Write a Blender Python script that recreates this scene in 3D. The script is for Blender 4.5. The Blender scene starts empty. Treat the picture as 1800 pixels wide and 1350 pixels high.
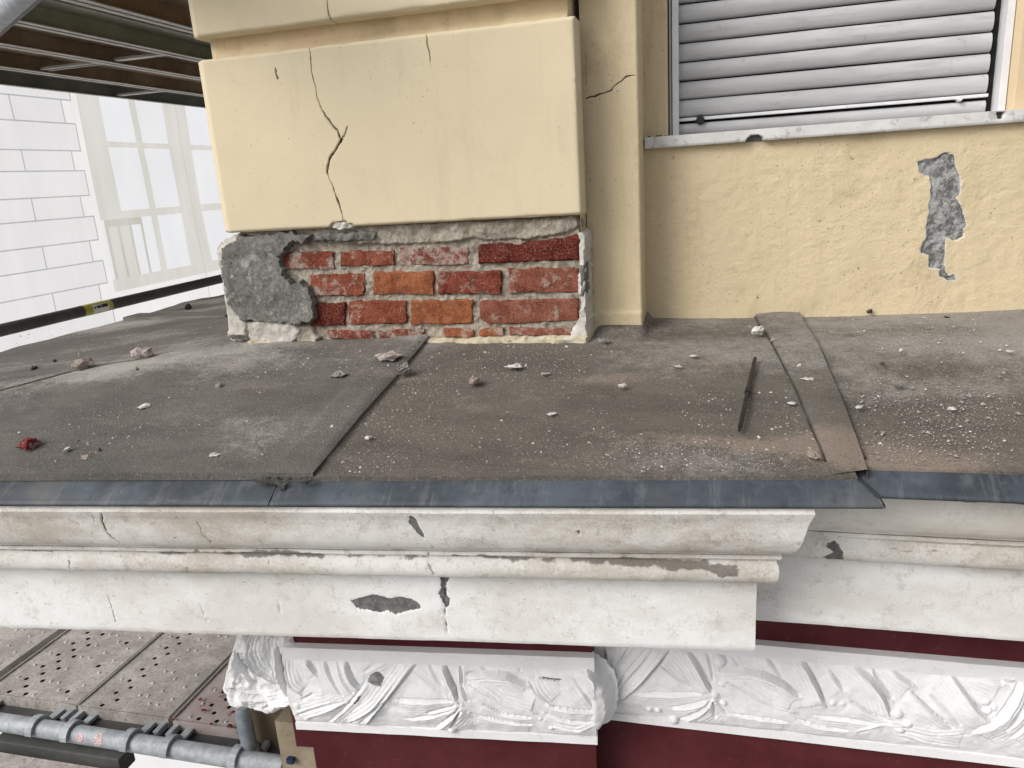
import bpy, bmesh, math, random
import numpy as np

# ------------------------------------------------------------------ clear
for _c in (bpy.data.objects, bpy.data.meshes, bpy.data.materials):
    for _x in list(_c): _c.remove(_x)
scn = bpy.context.scene
COL = scn.collection

# ------------------------------------------------------------------ camera
# the camera stands on the scaffold at the origin; X along the facade, Y into the building, Z up
FPX = 1320.0                                   # focal length for a picture 1800 px wide
_p, _r, _w = (math.radians(a) for a in (15.32, 3.77, -15.0))
def cam_axes(p, r, yw):
    cy, sy = math.cos(yw), math.sin(yw)
    f = np.array([sy*math.cos(p), cy*math.cos(p), -math.sin(p)])
    rt = np.array([cy, -sy, 0.0]); dn = -np.cross(rt, f)
    c, s = math.cos(r), math.sin(r)
    return np.array([c*rt+s*dn, -s*rt+c*dn, f])
CM = cam_axes(_p, _r, _w)
cam = bpy.data.cameras.new('camera'); cam_o = bpy.data.objects.new('camera', cam); COL.objects.link(cam_o)
cam.sensor_width = 36.0; cam.lens = FPX/1800*36; cam.clip_start = 0.02; cam.clip_end = 500
from mathutils import Matrix, Vector
_m = Matrix.Identity(4)
for i in range(3):
    _m[i][0] = CM[0][i]; _m[i][1] = -CM[1][i]; _m[i][2] = -CM[2][i]
cam_o.matrix_world = _m
scn.camera = cam_o
scn.cycles.max_bounces = 7; scn.cycles.diffuse_bounces = 4; scn.cycles.glossy_bounces = 2
scn.render.resolution_x = 1024; scn.render.resolution_y = 768

# ------------------------------------------------------------------ sky, sun, exposure (bright overcast)
SUN_EL, SUN_AZ = math.radians(38), math.radians(-137)     # azimuth: direction towards the sun, from +Y clockwise
world = bpy.data.worlds.new('World'); scn.world = world; world.use_nodes = True
nt = world.node_tree; nt.nodes.clear()
sky = nt.nodes.new('ShaderNodeTexSky'); sky.sky_type = 'NISHITA'; sky.sun_disc = False
sky.sun_elevation = SUN_EL; sky.sun_rotation = SUN_AZ
sky.air_density = 1.0; sky.dust_density = 4.0; sky.ozone_density = 1.0
hs = nt.nodes.new('ShaderNodeHueSaturation'); hs.inputs['Saturation'].default_value = 0.30
bg = nt.nodes.new('ShaderNodeBackground'); bg.inputs[1].default_value = 0.13
ow = nt.nodes.new('ShaderNodeOutputWorld')
nt.links.new(sky.outputs[0], hs.inputs['Color']); nt.links.new(hs.outputs[0], bg.inputs[0]); nt.links.new(bg.outputs[0], ow.inputs[0])
sun = bpy.data.lights.new('sun', 'SUN'); sun.energy = 1.5; sun.angle = math.radians(35); sun.color = (1.0, 0.985, 0.96)
sun_o = bpy.data.objects.new('sun', sun); COL.objects.link(sun_o)
_sd = Vector((math.sin(SUN_AZ)*math.cos(SUN_EL), math.cos(SUN_AZ)*math.cos(SUN_EL), math.sin(SUN_EL)))
sun_o.rotation_euler = _sd.to_track_quat('Z', 'Y').to_euler(); sun_o.location = (-6, -8, 10)
scn.view_settings.view_transform = 'Standard'; scn.view_settings.look = 'None'
scn.view_settings.exposure = 0.19; scn.view_settings.gamma = 1.0
scn.view_settings.use_curve_mapping = False

# ------------------------------------------------------------------ helpers: measuring
def ray(x, y): return CM.T @ np.array([(x-900)/FPX, (y-675)/FPX, 1.0])
def atY(x, y, Y): d = ray(x, y); return d*Y/d[1]
def atX(x, y, X): d = ray(x, y); return d*X/d[0]
def atZ(x, y, Z): d = ray(x, y); return d*Z/d[2]

class Frame:
    """vertical plane: origin O, horizontal axis U, up Z, outward normal N"""
    def __init__(s, O, U):
        s.O = np.array(O, float); s.U = np.array(U, float)/np.linalg.norm(U); s.V = np.array([0, 0, 1.0])
        s.N = np.cross(s.U, s.V)
    def uv(s, x, y, h=0.0):
        d = ray(x, y); t = ((s.O+s.N*h) @ s.N)/(d @ s.N); p = d*t-s.O
        return (p @ s.U, p @ s.V)
    def P(s, u, v, h):
        return s.O+np.multiply.outer(u, s.U)+np.multiply.outer(v, s.V)+np.multiply.outer(h, s.N)
    def pts(s, l, h=0.0): return [s.uv(x, y, h) for x, y in l]
KROT = 0.1                                       # the projecting part of the cornice stands a little askew
def fl(q): return Frame((-0.556, q, 0), (1, KROT, 0))      # left, projecting part
def fr(Y): return Frame((0, Y, 0), (1, 0, 0))              # everything parallel to the facade

# ------------------------------------------------------------------ helpers: noise, distances
def _h(ix, iy, s):
    n = (ix*374761393+iy*668265263+s*1274126177) & 0x7fffffff
    n = ((n ^ (n >> 13))*1274126177) & 0x7fffffff
    return ((n ^ (n >> 16)) & 0xffff)/65535.0
def vn(x, y, s=0):
    x = np.asarray(x, float); y = np.asarray(y, float)
    ix = np.floor(x).astype(np.int64); iy = np.floor(y).astype(np.int64)
    fx = x-ix; fy = y-iy; fx = fx*fx*(3-2*fx); fy = fy*fy*(3-2*fy)
    a = _h(ix, iy, s); b = _h(ix+1, iy, s); c = _h(ix, iy+1, s); d = _h(ix+1, iy+1, s)
    return (a+(b-a)*fx)*(1-fy)+(c+(d-c)*fx)*fy
def fbm(x, y, sc, s=0, o=4):
    t = 0.0; a = 0.5; n = 0.0
    for i in range(o):
        t = t+a*(vn(np.asarray(x)*sc, np.asarray(y)*sc, s+i*17)-0.5); n += a; sc *= 2.03; a *= 0.5
    return t/n*2
def sstep(a, b, x):
    t = np.clip((x-a)/(b-a), 0, 1); return t*t*(3-2*t)
def seg(u, v, a, b):
    ax, ay = a; bx, by = b; dx, dy = bx-ax, by-ay
    t = np.clip(((u-ax)*dx+(v-ay)*dy)/(dx*dx+dy*dy+1e-12), 0, 1)
    return np.hypot(u-ax-t*dx, v-ay-t*dy), t
def poly_sd(u, v, P):
    """signed distance, positive inside"""
    d = np.full(np.shape(u), 1e9); ins = np.zeros(np.shape(u), bool)
    n = len(P)
    for i in range(n):
        a, b = P[i], P[(i+1) % n]
        dd, _ = seg(u, v, a, b); d = np.minimum(d, dd)
        c = ((a[1] > v) != (b[1] > v)) & (u < (b[0]-a[0])*(v-a[1])/(b[1]-a[1]+1e-12)+a[0])
        ins ^= c
    return np.where(ins, d, -d)
def crack_sd(u, v, pts, w0, w1=None, seed=3):
    """positive inside a crack that follows pts; w0/w1 half widths at start and end"""
    if w1 is None: w1 = w0
    n = len(pts)-1; out = np.full(np.shape(u), -1e9)
    uu = u+fbm(u, v, 110, seed, 3)*0.0022; vv = v+fbm(u, v, 110, seed+40, 3)*0.0022
    wm = np.clip(0.9+1.3*fbm(u, v, 45, seed+70, 3), 0.3, 1.45)
    for i in range(n):
        d, t = seg(uu, vv, pts[i], pts[i+1])
        w = (w0+(w1-w0)*(i+t)/n)*wm
        out = np.maximum(out, w-d)
    return out

# ------------------------------------------------------------------ helpers: objects
def link(name, me, mat=None, parent=None):
    o = bpy.data.objects.new(name, me); COL.objects.link(o)
    if mat is not None and me is not None and hasattr(me, 'materials'):
        for m in (mat if isinstance(mat, (list, tuple)) else [mat]): me.materials.append(m)
    if parent is not None: o.parent = parent
    return o
def thing(name, label, cat, group=None, kind=None):
    o = bpy.data.objects.new(name, None); COL.objects.link(o); o.empty_display_size = 0.05
    tag(o, label, cat, group, kind); return o
def tag(o, label=None, cat=None, group=None, kind=None):
    if label: o['label'] = label
    if cat: o['category'] = cat
    if group: o['group'] = group
    if kind: o['kind'] = kind
    return o
def mesh(name, V, F, mat=None, parent=None, smooth=False, attrs=None, mats_idx=None):
    me = bpy.data.meshes.new(name)
    V = np.asarray(V, np.float32).reshape(-1, 3)
    if isinstance(F, np.ndarray):
        nf, k = F.shape
        me.vertices.add(len(V)); me.vertices.foreach_set('co', V.ravel())
        me.loops.add(nf*k); me.loops.foreach_set('vertex_index', F.ravel().astype(np.int32))
        me.polygons.add(nf); me.polygons.foreach_set('loop_start', np.arange(0, nf*k, k, dtype=np.int32))
        me.polygons.foreach_set('loop_total', np.full(nf, k, np.int32))
    else:
        me.from_pydata([tuple(map(float, v)) for v in V], [], F)
    if mats_idx is not None: me.polygons.foreach_set('material_index', np.asarray(mats_idx, np.int32))
    me.update(calc_edges=True)
    if smooth: me.polygons.foreach_set('use_smooth', np.ones(len(me.polygons), bool))
    if attrs:
        for k, a in attrs.items():
            at = me.attributes.new(k, 'FLOAT', 'POINT'); at.data.foreach_set('value', np.clip(np.asarray(a, np.float32).ravel(), -0.5, 0.5)+1.0)   # 0 (no such field) means far outside
    return link(name, me, mat, parent)
def grid_faces(nu, nv):
    i, j = np.meshgrid(np.arange(nu-1), np.arange(nv-1), indexing='ij')
    a = (i*nv+j).ravel()
    return np.stack([a, a+nv, a+nv+1, a+1], 1)
def surf(name, P, mat, parent=None, smooth=True, keep=None, attrs=None, flip=False):
    """P: array (nu,nv,3)"""
    nu, nv = P.shape[:2]; F = grid_faces(nu, nv)
    if flip: F = F[:, ::-1]
    V = P.reshape(-1, 3); at = {k: np.asarray(a).ravel() for k, a in (attrs or {}).items()}
    if keep is not None:
        k = keep.ravel(); F = F[k[F].all(1)]
        used = np.zeros(len(V), bool); used[F] = True
        idx = np.cumsum(used)-1; V = V[used]; F = idx[F]; at = {n: a[used] for n, a in at.items()}
    return mesh(name, V, F, mat, parent, smooth, at)
def lin(a, b, step): return np.linspace(a, b, max(2, int(round(abs(b-a)/step))+1))
def relief(name, fr_, us, vs, hf, mat, parent=None, depth=None, keepf=None, attrf=None, smooth=True):
    """height field on a vertical frame; depth adds a border skirt going back"""
    if depth is not None:
        us = np.concatenate([[us[0]], us, [us[-1]]]); vs = np.concatenate([[vs[0]], vs, [vs[-1]]])
    u, v = np.meshgrid(us, vs, indexing='ij')
    h = hf(u, v)+np.zeros_like(u); at = {k: f(u, v) for k, f in (attrf or {}).items()}
    if depth is not None:
        h = h.copy(); h[0, :] = h[-1, :] = -depth; h[:, 0] = h[:, -1] = -depth
    keep = keepf(u, v) if keepf else None
    o = surf(name, fr_.P(u, v, h), mat, parent, smooth, keep, at)
    if smooth: o.data.set_sharp_from_angle(angle=math.radians(42))
    return o
def island(name, fr_, P, th, mat, parent=None, step=0.0025, rim=0.006, rough=0.003, nsc=60, seed=1, base=-0.012, jag=0.004, dome=0.0, attrf=None):
    """a patch of plaster or mortar with a broken outline standing th proud of the frame plane"""
    P = np.array(P); u0, v0 = P.min(0)-0.012; u1, v1 = P.max(0)+0.012
    def sd(u, v): return poly_sd(u, v, P)+fbm(u, v, 90, seed, 4)*jag
    def hf(u, v):
        s = sd(u, v); e = sstep(-rim*0.5, rim*0.5, s)
        hh = th+fbm(u, v, nsc, seed+5, 5)*rough+dome*(1-np.exp(-np.maximum(s, 0)/0.03))
        return base+(hh-base)*e
    return relief(name, fr_, lin(u0, u1, step), lin(v0, v1, step), hf, mat, parent, keepf=lambda u, v: sd(u, v) > -rim*0.8, attrf=attrf)
def boxes(name, L, mat, parent=None, bevel=0.0):
    """several axis boxes (x0,x1,y0,y1,z0,z1) in one mesh"""
    bm = bmesh.new()
    for x0, x1, y0, y1, z0, z1 in L:
        vs = [bm.verts.new(p) for p in ((x0,y0,z0),(x1,y0,z0),(x1,y1,z0),(x0,y1,z0),(x0,y0,z1),(x1,y0,z1),(x1,y1,z1),(x0,y1,z1))]
        for f in ((0,3,2,1),(4,5,6,7),(0,1,5,4),(1,2,6,5),(2,3,7,6),(3,0,4,7)): bm.faces.new([vs[i] for i in f])
    if bevel: bmesh.ops.bevel(bm, geom=bm.edges[:], offset=bevel, segments=2, affect='EDGES', profile=0.6)
    me = bpy.data.meshes.new(name); bm.to_mesh(me); bm.free()
    return link(name, me, mat, parent)
def tube(name, pts, r, mat, parent=None, seg_=20, cap=True, r_list=None):
    pts = [np.array(p, float) for p in pts]; V = []; F = []
    n = len(pts)
    for i, p in enumerate(pts):
        t = pts[min(i+1, n-1)]-pts[max(i-1, 0)]; t /= np.linalg.norm(t)
        a = np.cross(t, [0, 0, 1.0]) if abs(t[2]) < 0.9 else np.cross(t, [1.0, 0, 0])
        a /= np.linalg.norm(a); b = np.cross(a, t)
        rr = r_list[i] if r_list else r
        for k in range(seg_):
            w = 2*math.pi*k/seg_; V.append(p+rr*(math.cos(w)*a+math.sin(w)*b))
    for i in range(n-1):
        for k in range(seg_):
            F.append((i*seg_+k, i*seg_+(k+1) % seg_, (i+1)*seg_+(k+1) % seg_, (i+1)*seg_+k))
    if cap: F.append(tuple(range(seg_))[::-1]); F.append(tuple((n-1)*seg_+k for k in range(seg_)))
    o = mesh(name, V, F, mat, parent, True); o.data.set_sharp_from_angle(angle=math.radians(40)); return o
def hull_rock(name, size, mat, seed, flat=0.6, parent=None, n=16, rough=0.12):
    rnd = random.Random(seed); bm = bmesh.new()
    for i in range(n):
        while True:
            q = Vector([rnd.uniform(-1, 1) for _ in range(3)])
            if 0.55 < q.length < 1: break
        bm.verts.new((q.x*size[0]/2, q.y*size[1]/2, q.z*size[2]/2*flat/0.6))
    r = bmesh.ops.convex_hull(bm, input=bm.verts[:])
    bmesh.ops.delete(bm, geom=[g for g in r['geom_interior'] if isinstance(g, bmesh.types.BMVert)], context='VERTS')
    big = max(size) > 0.012
    if big:
        bmesh.ops.subdivide_edges(bm, edges=bm.edges[:], cuts=2, use_grid_fill=True)
        bmesh.ops.triangulate(bm, faces=bm.faces[:])
        bm.normal_update()
        for v in bm.verts:
            c = v.co/max(size)*14
            v.co += v.normal*max(size)*rough*float(vn(c.x+c.z*1.7, c.y-c.z*1.3, seed)-0.5)
    z0 = min(v.co.z for v in bm.verts)
    for v in bm.verts: v.co.z -= z0
    me = bpy.data.meshes.new(name); bm.to_mesh(me); bm.free()
    return link(name, me, mat, parent)
# ------------------------------------------------------------------ materials
class NB:
    def __init__(s, name):
        s.m = bpy.data.materials.new(name); s.m.use_nodes = True; s.t = s.m.node_tree; s.t.nodes.clear()
        s.out = s.n('ShaderNodeOutputMaterial'); s.b = s.n('ShaderNodeBsdfPrincipled')
        s.l(s.b.outputs[0], s.out.inputs[0]); s.co = s.n('ShaderNodeTexCoord').outputs['Object']
    def n(s, t, **k):
        x = s.t.nodes.new(t)
        for a, v in k.items(): setattr(x, a, v)
        return x
    def l(s, a, b): s.t.links.new(a, b)
    def put(s, x, i):
        if hasattr(x, 'links') or isinstance(x, bpy.types.NodeSocket): s.l(x, i)
        elif isinstance(x, (tuple, list)) and len(x) == 3 and i.type == 'RGBA': i.default_value = (*x, 1)
        else: i.default_value = x
    def noise(s, sc, det=4, rough=0.55, vec=None, dist=0.0):
        x = s.n('ShaderNodeTexNoise'); x.inputs['Scale'].default_value = sc; x.inputs['Detail'].default_value = min(det, 4.5)
        x.inputs['Roughness'].default_value = rough; x.inputs['Distortion'].default_value = dist
        s.l(vec or s.co, x.inputs['Vector']); return x.outputs['Fac']
    def scale(s, v):
        x = s.n('ShaderNodeMapping'); x.inputs['Scale'].default_value = v; s.l(s.co, x.inputs[0]); return x.outputs[0]
    def ramp(s, f, a, b):
        x = s.n('ShaderNodeMapRange', clamp=True); x.interpolation_type = 'SMOOTHSTEP'
        s.l(f, x.inputs[0]); x.inputs[1].default_value = a; x.inputs[2].default_value = b; return x.outputs[0]
    def mix(s, f, a, b, mode='MIX'):
        x = s.n('ShaderNodeMix', data_type='RGBA', blend_type=mode)
        s.put(f, x.inputs[0]); s.put(a, x.inputs[6]); s.put(b, x.inputs[7]); return x.outputs[2]
    def math(s, op, a, b=0.0):
        x = s.n('ShaderNodeMath', operation=op); s.put(a, x.inputs[0]); s.put(b, x.inputs[1]); return x.outputs[0]
    def attr(s, name):
        x = s.n('ShaderNodeAttribute', attribute_name=name); return s.math('SUBTRACT', x.outputs['Fac'], 1.0)
    def bump(s, h, st=0.3, d=0.002, prev=None):
        x = s.n('ShaderNodeBump'); x.inputs['Strength'].default_value = st; x.inputs['Distance'].default_value = d
        s.l(h, x.inputs['Height'])
        if prev is not None: s.l(prev, x.inputs['Normal'])
        return x.outputs[0]
    def fin(s, col, rough=0.8, nrm=None, metal=0.0, spec=0.3):
        s.put(col, s.b.inputs['Base Color']); s.put(rough, s.b.inputs['Roughness']); s.put(metal, s.b.inputs['Metallic'])
        s.b.inputs['Specular IOR Level'].default_value = spec
        if nrm is not None: s.l(nrm, s.b.inputs['Normal'])
        return s.m
def damage(b, col, dmg_col, dmg_col2, crk_col, edge=None):
    """paint lost inside 'dmg' > 0, open crack inside 'crk' > 0; both fields are distances in metres"""
    j = b.math('MULTIPLY', b.math('SUBTRACT', b.noise(170, 4), 0.5), 0.006)
    d = b.math('ADD', b.attr('dmg'), j)
    m = b.ramp(d, 0.0006, 0.0014)
    dc = b.mix(b.ramp(b.noise(70, 4, 0.8), 0.42, 0.58), dmg_col, dmg_col2)
    if edge is not None:
        e = b.ramp(b.math('ADD', d, 0.0016), 0.0006, 0.0016); col = b.mix(e, col, edge)
    col = b.mix(m, col, dc)
    c = b.math('ADD', b.attr('crk'), b.math('MULTIPLY', b.math('SUBTRACT', b.noise(600, 2), 0.5), 0.0006))
    return b.mix(b.ramp(c, 0.0, 0.0004), col, crk_col), m

def m_cream(name, base, dirty, spot, grime=0.5, bumpst=0.25, peach=None):
    b = NB(name)
    col = b.mix(b.ramp(b.noise(2.2, 5, 0.6), 0.35, 0.7), base, [c*0.93 for c in base])
    col = b.mix(b.math('MULTIPLY', b.ramp(b.noise(22, 4, 0.7, b.scale((1, 1, 0.14))), 0.50, 0.74), 0.38), col, dirty)
    if peach: col = b.mix(b.ramp(b.noise(3.5, 3, vec=b.scale((1, 1, 0.4))), 0.42, 0.68), col, peach)
    col = b.mix(b.math('MULTIPLY', b.ramp(b.noise(9, 7, 0.7), 0.52, 0.78), grime), col, dirty)
    sp = b.ramp(b.noise(130, 3, 0.8), 0.63, 0.72)
    sp2 = b.math('MULTIPLY', sp, b.ramp(b.noise(7, 3), 0.36, 0.58))
    col = b.mix(b.math('MULTIPLY', sp2, spot), col, (0.13, 0.09, 0.05))
    col, m = damage(b, col, (0.13, 0.13, 0.125), (0.34, 0.34, 0.33), (0.075, 0.062, 0.048), (0.62, 0.58, 0.5))
    n = b.bump(b.noise(170, 3, 0.7), bumpst, 0.002); n = b.bump(b.noise(420, 2), 0.2, 0.0008, n)
    return b.fin(col, 0.75, n, spec=0.25)
M = {}
M['cream'] = m_cream('cream_paint', (0.665, 0.575, 0.40), (0.53, 0.445, 0.30), 0.7, 0.45, 0.16)
M['cream_rough'] = m_cream('cream_rough_render', (0.655, 0.543, 0.355), (0.49, 0.39, 0.24), 1.0, 0.85, 0.8)
M['cream_peach'] = m_cream('cream_peach_render', (0.65, 0.53, 0.34), (0.36, 0.28, 0.16), 0.8, 0.55, 0.22, (0.68, 0.49, 0.33))

def m_white(name, base, tint, amt, dmg1=(0.10, 0.10, 0.098), dmg2=(0.17, 0.168, 0.16), fleck=0.6):
    b = NB(name)
    fine = b.math('MULTIPLY', b.math('SUBTRACT', b.noise(230, 3, 0.8), 0.5), 0.30)
    g = b.math('ADD', b.noise(4.0, 4, 0.7, b.scale((0.8, 1, 1.6))), fine)
    col = b.mix(b.math('MULTIPLY', b.ramp(g, 0.36, 0.64), amt), base, tint)
    g2 = b.math('ADD', b.noise(34, 4, 0.75), fine)
    col = b.mix(b.math('MULTIPLY', b.ramp(g2, 0.52, 0.74), amt*0.7), col, [c*0.72 for c in tint])
    s = b.math('MULTIPLY', b.ramp(b.noise(120, 3, 0.85, b.scale((0.7, 1, 1.3))), 0.635, 0.75), fleck)
    col = b.mix(s, col, (0.20, 0.18, 0.155))
    # grime: a stain with a shape of its own
    gd = b.math('ADD', b.attr('grime'), b.math('MULTIPLY', b.math('SUBTRACT', b.noise(90, 4, 0.75), 0.5), 0.010))
    col = b.mix(b.math('MULTIPLY', b.ramp(gd, -0.0008, 0.0022), 0.85), col, b.mix(b.noise(200, 2), (0.085, 0.075, 0.062), (0.20, 0.18, 0.155)))
    col, m = damage(b, col, dmg1, dmg2, (0.05, 0.045, 0.04))
    n = b.bump(b.noise(60, 4, 0.7), 0.30, 0.002); n = b.bump(b.noise(380, 2), 0.2, 0.0008, n)
    return b.fin(col, 0.7, n, spec=0.3)
M['crown'] = m_white('crown_white_paint', (0.755, 0.74, 0.71), (0.455, 0.405, 0.335), 0.85, fleck=1.0)
M['fascia'] = m_white('fascia_white_paint', (0.80, 0.80, 0.79), (0.60, 0.57, 0.515), 0.7, fleck=0.85)
M['frieze'] = m_white('frieze_white_plaster', (0.81, 0.81, 0.815), (0.66, 0.65, 0.64), 0.4, (0.15, 0.15, 0.15), (0.3, 0.3, 0.3), 0.25)
M['gypsum'] = m_white('broken_white_plaster', (0.78, 0.77, 0.74), (0.52, 0.48, 0.42), 0.6, fleck=0.8)

def m_mortar(name, a, c2, white=0.0, sc=60, bst=0.7, spot=(0.2, 0.19, 0.175)):
    b = NB(name)
    col = b.mix(b.ramp(b.noise(sc, 7, 0.75), 0.35, 0.65), a, c2)
    col = b.mix(b.math('MULTIPLY', b.ramp(b.noise(12, 5), 0.5, 0.7), 0.5), col, [x*0.75 for x in a])
    col = b.mix(b.ramp(b.noise(230, 3, 0.8), 0.62, 0.70), col, spot)
    if white: col = b.mix(b.math('MULTIPLY', b.ramp(b.noise(40, 6, 0.7), 0.55, 0.66), white), col, (0.72, 0.71, 0.68))
    n = b.bump(b.noise(150, 6, 0.75), bst, 0.003); return b.fin(col, 0.95, n, spec=0.15)
M['mortar'] = m_mortar('lime_mortar', (0.285, 0.245, 0.195), (0.44, 0.395, 0.325), 0.25, 120, 1.0, (0.15, 0.135, 0.115))
M['cement'] = m_mortar('grey_cement_render', (0.135, 0.130, 0.118), (0.235, 0.228, 0.210), 0.25, 150, 1.0, (0.075, 0.072, 0.066))
M['cement_light'] = m_mortar('pale_cement', (0.42, 0.395, 0.35), (0.56, 0.53, 0.48), 0.5, 45)
M['plaster_white'] = m_mortar('white_skim', (0.50, 0.475, 0.42), (0.66, 0.64, 0.59), 0.4, 35, 0.6, (0.3, 0.29, 0.27))
M['cream_crumb'] = m_mortar('cream_crumbs', (0.52, 0.45, 0.30), (0.60, 0.55, 0.42), 0.4, 40, 0.6, (0.35, 0.31, 0.24))

def m_brick():
    b = NB('old_brick')
    oi = b.n('ShaderNodeObjectInfo'); oc = oi.outputs['Color']
    col = b.mix(b.ramp(b.noise(40, 4, 0.7), 0.35, 0.68), oc, b.mix(1.0, oc, (0.60, 0.50, 0.46), 'MULTIPLY'))
    col = b.mix(b.math('MULTIPLY', b.ramp(b.noise(330, 3, 0.85), 0.52, 0.66), 0.55), col, (0.42, 0.27, 0.20))
    col = b.mix(b.math('MULTIPLY', b.ramp(b.noise(270, 3, 0.85), 0.56, 0.66), 0.65), col, (0.07, 0.022, 0.016))
    # mortar haze smeared over the face; the amount is set per brick in the alpha of its colour
    sm = b.math('ADD', b.math('ADD', b.noise(26, 4, 0.75), b.math('MULTIPLY', b.math('SUBTRACT', b.noise(260, 3, 0.8), 0.5), 0.22)), b.math('MULTIPLY', oi.outputs['Alpha'], 0.24))
    col = b.mix(b.math('MULTIPLY', b.ramp(sm, 0.58, 0.76), 0.9), col, b.mix(b.noise(250, 3), (0.30, 0.23, 0.19), (0.46, 0.40, 0.345)))
    col = b.mix(b.ramp(b.noise(62, 2, 0.5), 0.765, 0.785), col, (0.72, 0.71, 0.68))
    n = b.bump(b.noise(150, 4, 0.75), 0.8, 0.003); return b.fin(col, 0.95, n, spec=0.1)
M['brick'] = m_brick()

def m_roof(name, a, light, brown):
    b = NB(name)
    fine = b.noise(210, 3, 0.85); mid = b.noise(38, 4, 0.78)
    j = b.math('ADD', b.math('MULTIPLY', b.math('SUBTRACT', mid, 0.5), 1.2), b.math('MULTIPLY', b.math('SUBTRACT', fine, 0.5), 1.2))
    col = b.mix(b.ramp(b.noise(9, 4, 0.65, b.scale((0.6, 1.4, 1))), 0.35, 0.68), a, [x*0.72 for x in a])
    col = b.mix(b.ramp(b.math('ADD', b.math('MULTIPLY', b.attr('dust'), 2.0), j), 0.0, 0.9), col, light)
    col = b.mix(b.math('MULTIPLY', b.ramp(b.math('ADD', b.math('MULTIPLY', b.attr('brown'), 2.0), j), 0.0, 0.8), 0.85), col, brown)
    col = b.mix(b.math('MULTIPLY', b.ramp(b.noise(260, 2, 0.8), 0.59, 0.68), 0.6), col, (0.33, 0.30, 0.26))
    col = b.mix(b.math('MULTIPLY', b.ramp(b.noise(235, 2, 0.8), 0.60, 0.69), 0.55), col, (0.04, 0.036, 0.031))
    col = b.mix(b.math('MULTIPLY', b.ramp(b.noise(110, 3, 0.7, b.scale((0.18, 1, 1))), 0.56, 0.72), 0.35), col, [x*0.5 for x in a])
    n = b.bump(b.noise(200, 3, 0.8), 0.8, 0.003); n = b.bump(b.noise(22, 4), 0.3, 0.006, n)
    return b.fin(col, 0.78, n, spec=0.25)
M['roof'] = m_roof('lead_sheet_dusty', (0.132, 0.118, 0.100), (0.29, 0.272, 0.245), (0.255, 0.203, 0.163))
M['roof_grey'] = m_roof('lead_sheet_grey', (0.140, 0.130, 0.116), (0.39, 0.37, 0.335), (0.26, 0.22, 0.18))
def m_zinc():
    b = NB('zinc_drip_edge')
    col = b.mix(b.ramp(b.noise(7, 6, 0.65, b.scale((1, 1, 0.35))), 0.32, 0.7), (0.036, 0.044, 0.054), (0.078, 0.094, 0.112))
    col = b.mix(b.math('MULTIPLY', b.ramp(b.noise(26, 6, 0.7), 0.52, 0.72), 0.6), col, (0.125, 0.135, 0.148))
    col = b.mix(b.math('MULTIPLY', b.ramp(b.noise(5, 4), 0.55, 0.7), 0.6), col, (0.12, 0.115, 0.105))
    col = b.mix(b.math('MULTIPLY', b.ramp(b.noise(60, 4, 0.75, b.scale((1, 0.1, 0.1))), 0.5, 0.72), 0.45), col, (0.16, 0.17, 0.18))
    col = b.mix(b.math('MULTIPLY', b.ramp(b.noise(28, 4, 0.75), 0.55, 0.7), 0.5), col, (0.028, 0.032, 0.037))
    n = b.bump(b.noise(30, 4, 0.6), 0.3, 0.003); return b.fin(col, 0.62, n, 0.1, 0.4)
M['zinc'] = m_zinc()
def m_simple(name, a, c2, sc=20, rough=0.6, metal=0.0, bst=0.15, bsc=80, spec=0.4, fleck=None):
    b = NB(name); col = b.mix(b.ramp(b.noise(sc, 6, 0.65), 0.35, 0.68), a, c2)
    if fleck: col = b.mix(b.math('MULTIPLY', b.ramp(b.noise(fleck[1], 4, 0.7), fleck[2], fleck[2]+0.08), fleck[3]), col, fleck[0])
    return b.fin(col, rough, b.bump(b.noise(bsc, 4), bst, 0.002), metal, spec)
M['tar'] = m_simple('old_tar', (0.035, 0.033, 0.030), (0.085, 0.080, 0.072), 60, 0.7, 0, 0.6, 120)
M['red'] = m_simple('dark_red_paint', (0.068, 0.0105, 0.0135), (0.094, 0.020, 0.024), 6, 0.55, 0, 0.25, 60, 0.18, ((0.16, 0.07, 0.065), 90, 0.62, 0.35))
def m_shutter():
    b = NB('weathered_pvc_slat')
    col = b.mix(b.ramp(b.noise(5, 4, 0.6, b.scale((0.5, 1, 2.5))), 0.35, 0.68), (0.40, 0.40, 0.405), (0.53, 0.53, 0.535))
    col = b.mix(b.math('MULTIPLY', b.ramp(b.noise(60, 4, 0.7, b.scale((0.15, 1, 1))), 0.5, 0.72), 0.45), col, (0.30, 0.285, 0.265))
    col = b.mix(b.math('MULTIPLY', b.ramp(b.noise(30, 4, 0.75), 0.6, 0.72), 0.4), col, (0.26, 0.25, 0.235))
    return b.fin(col, 0.5, b.bump(b.noise(60, 4), 0.08, 0.002), 0, 0.4)
M['shutter'] = m_shutter()
M['alu'] = m_simple('white_coated_aluminium', (0.66, 0.66, 0.68), (0.74, 0.74, 0.75), 14, 0.4, 0, 0.05, 60, 0.5, ((0.35, 0.33, 0.3), 60, 0.66, 0.5))
M['marble'] = m_simple('stained_white_marble', (0.62, 0.615, 0.60), (0.70, 0.695, 0.685), 12, 0.5, 0, 0.2, 90, 0.4, ((0.30, 0.295, 0.285), 40, 0.58, 0.6))
M['dark'] = m_simple('dark_void', (0.012, 0.011, 0.01), (0.02, 0.019, 0.017), 20, 0.9)
M['rubber'] = m_simple('black_rubber', (0.015, 0.014, 0.013), (0.03, 0.028, 0.026), 60, 0.6)
M['galv'] = m_simple('galvanised_tube', (0.27, 0.295, 0.315), (0.40, 0.425, 0.445), 40, 0.6, 0.1, 0.15, 120, 0.5, ((0.30, 0.27, 0.24), 45, 0.6, 0.5))
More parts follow.
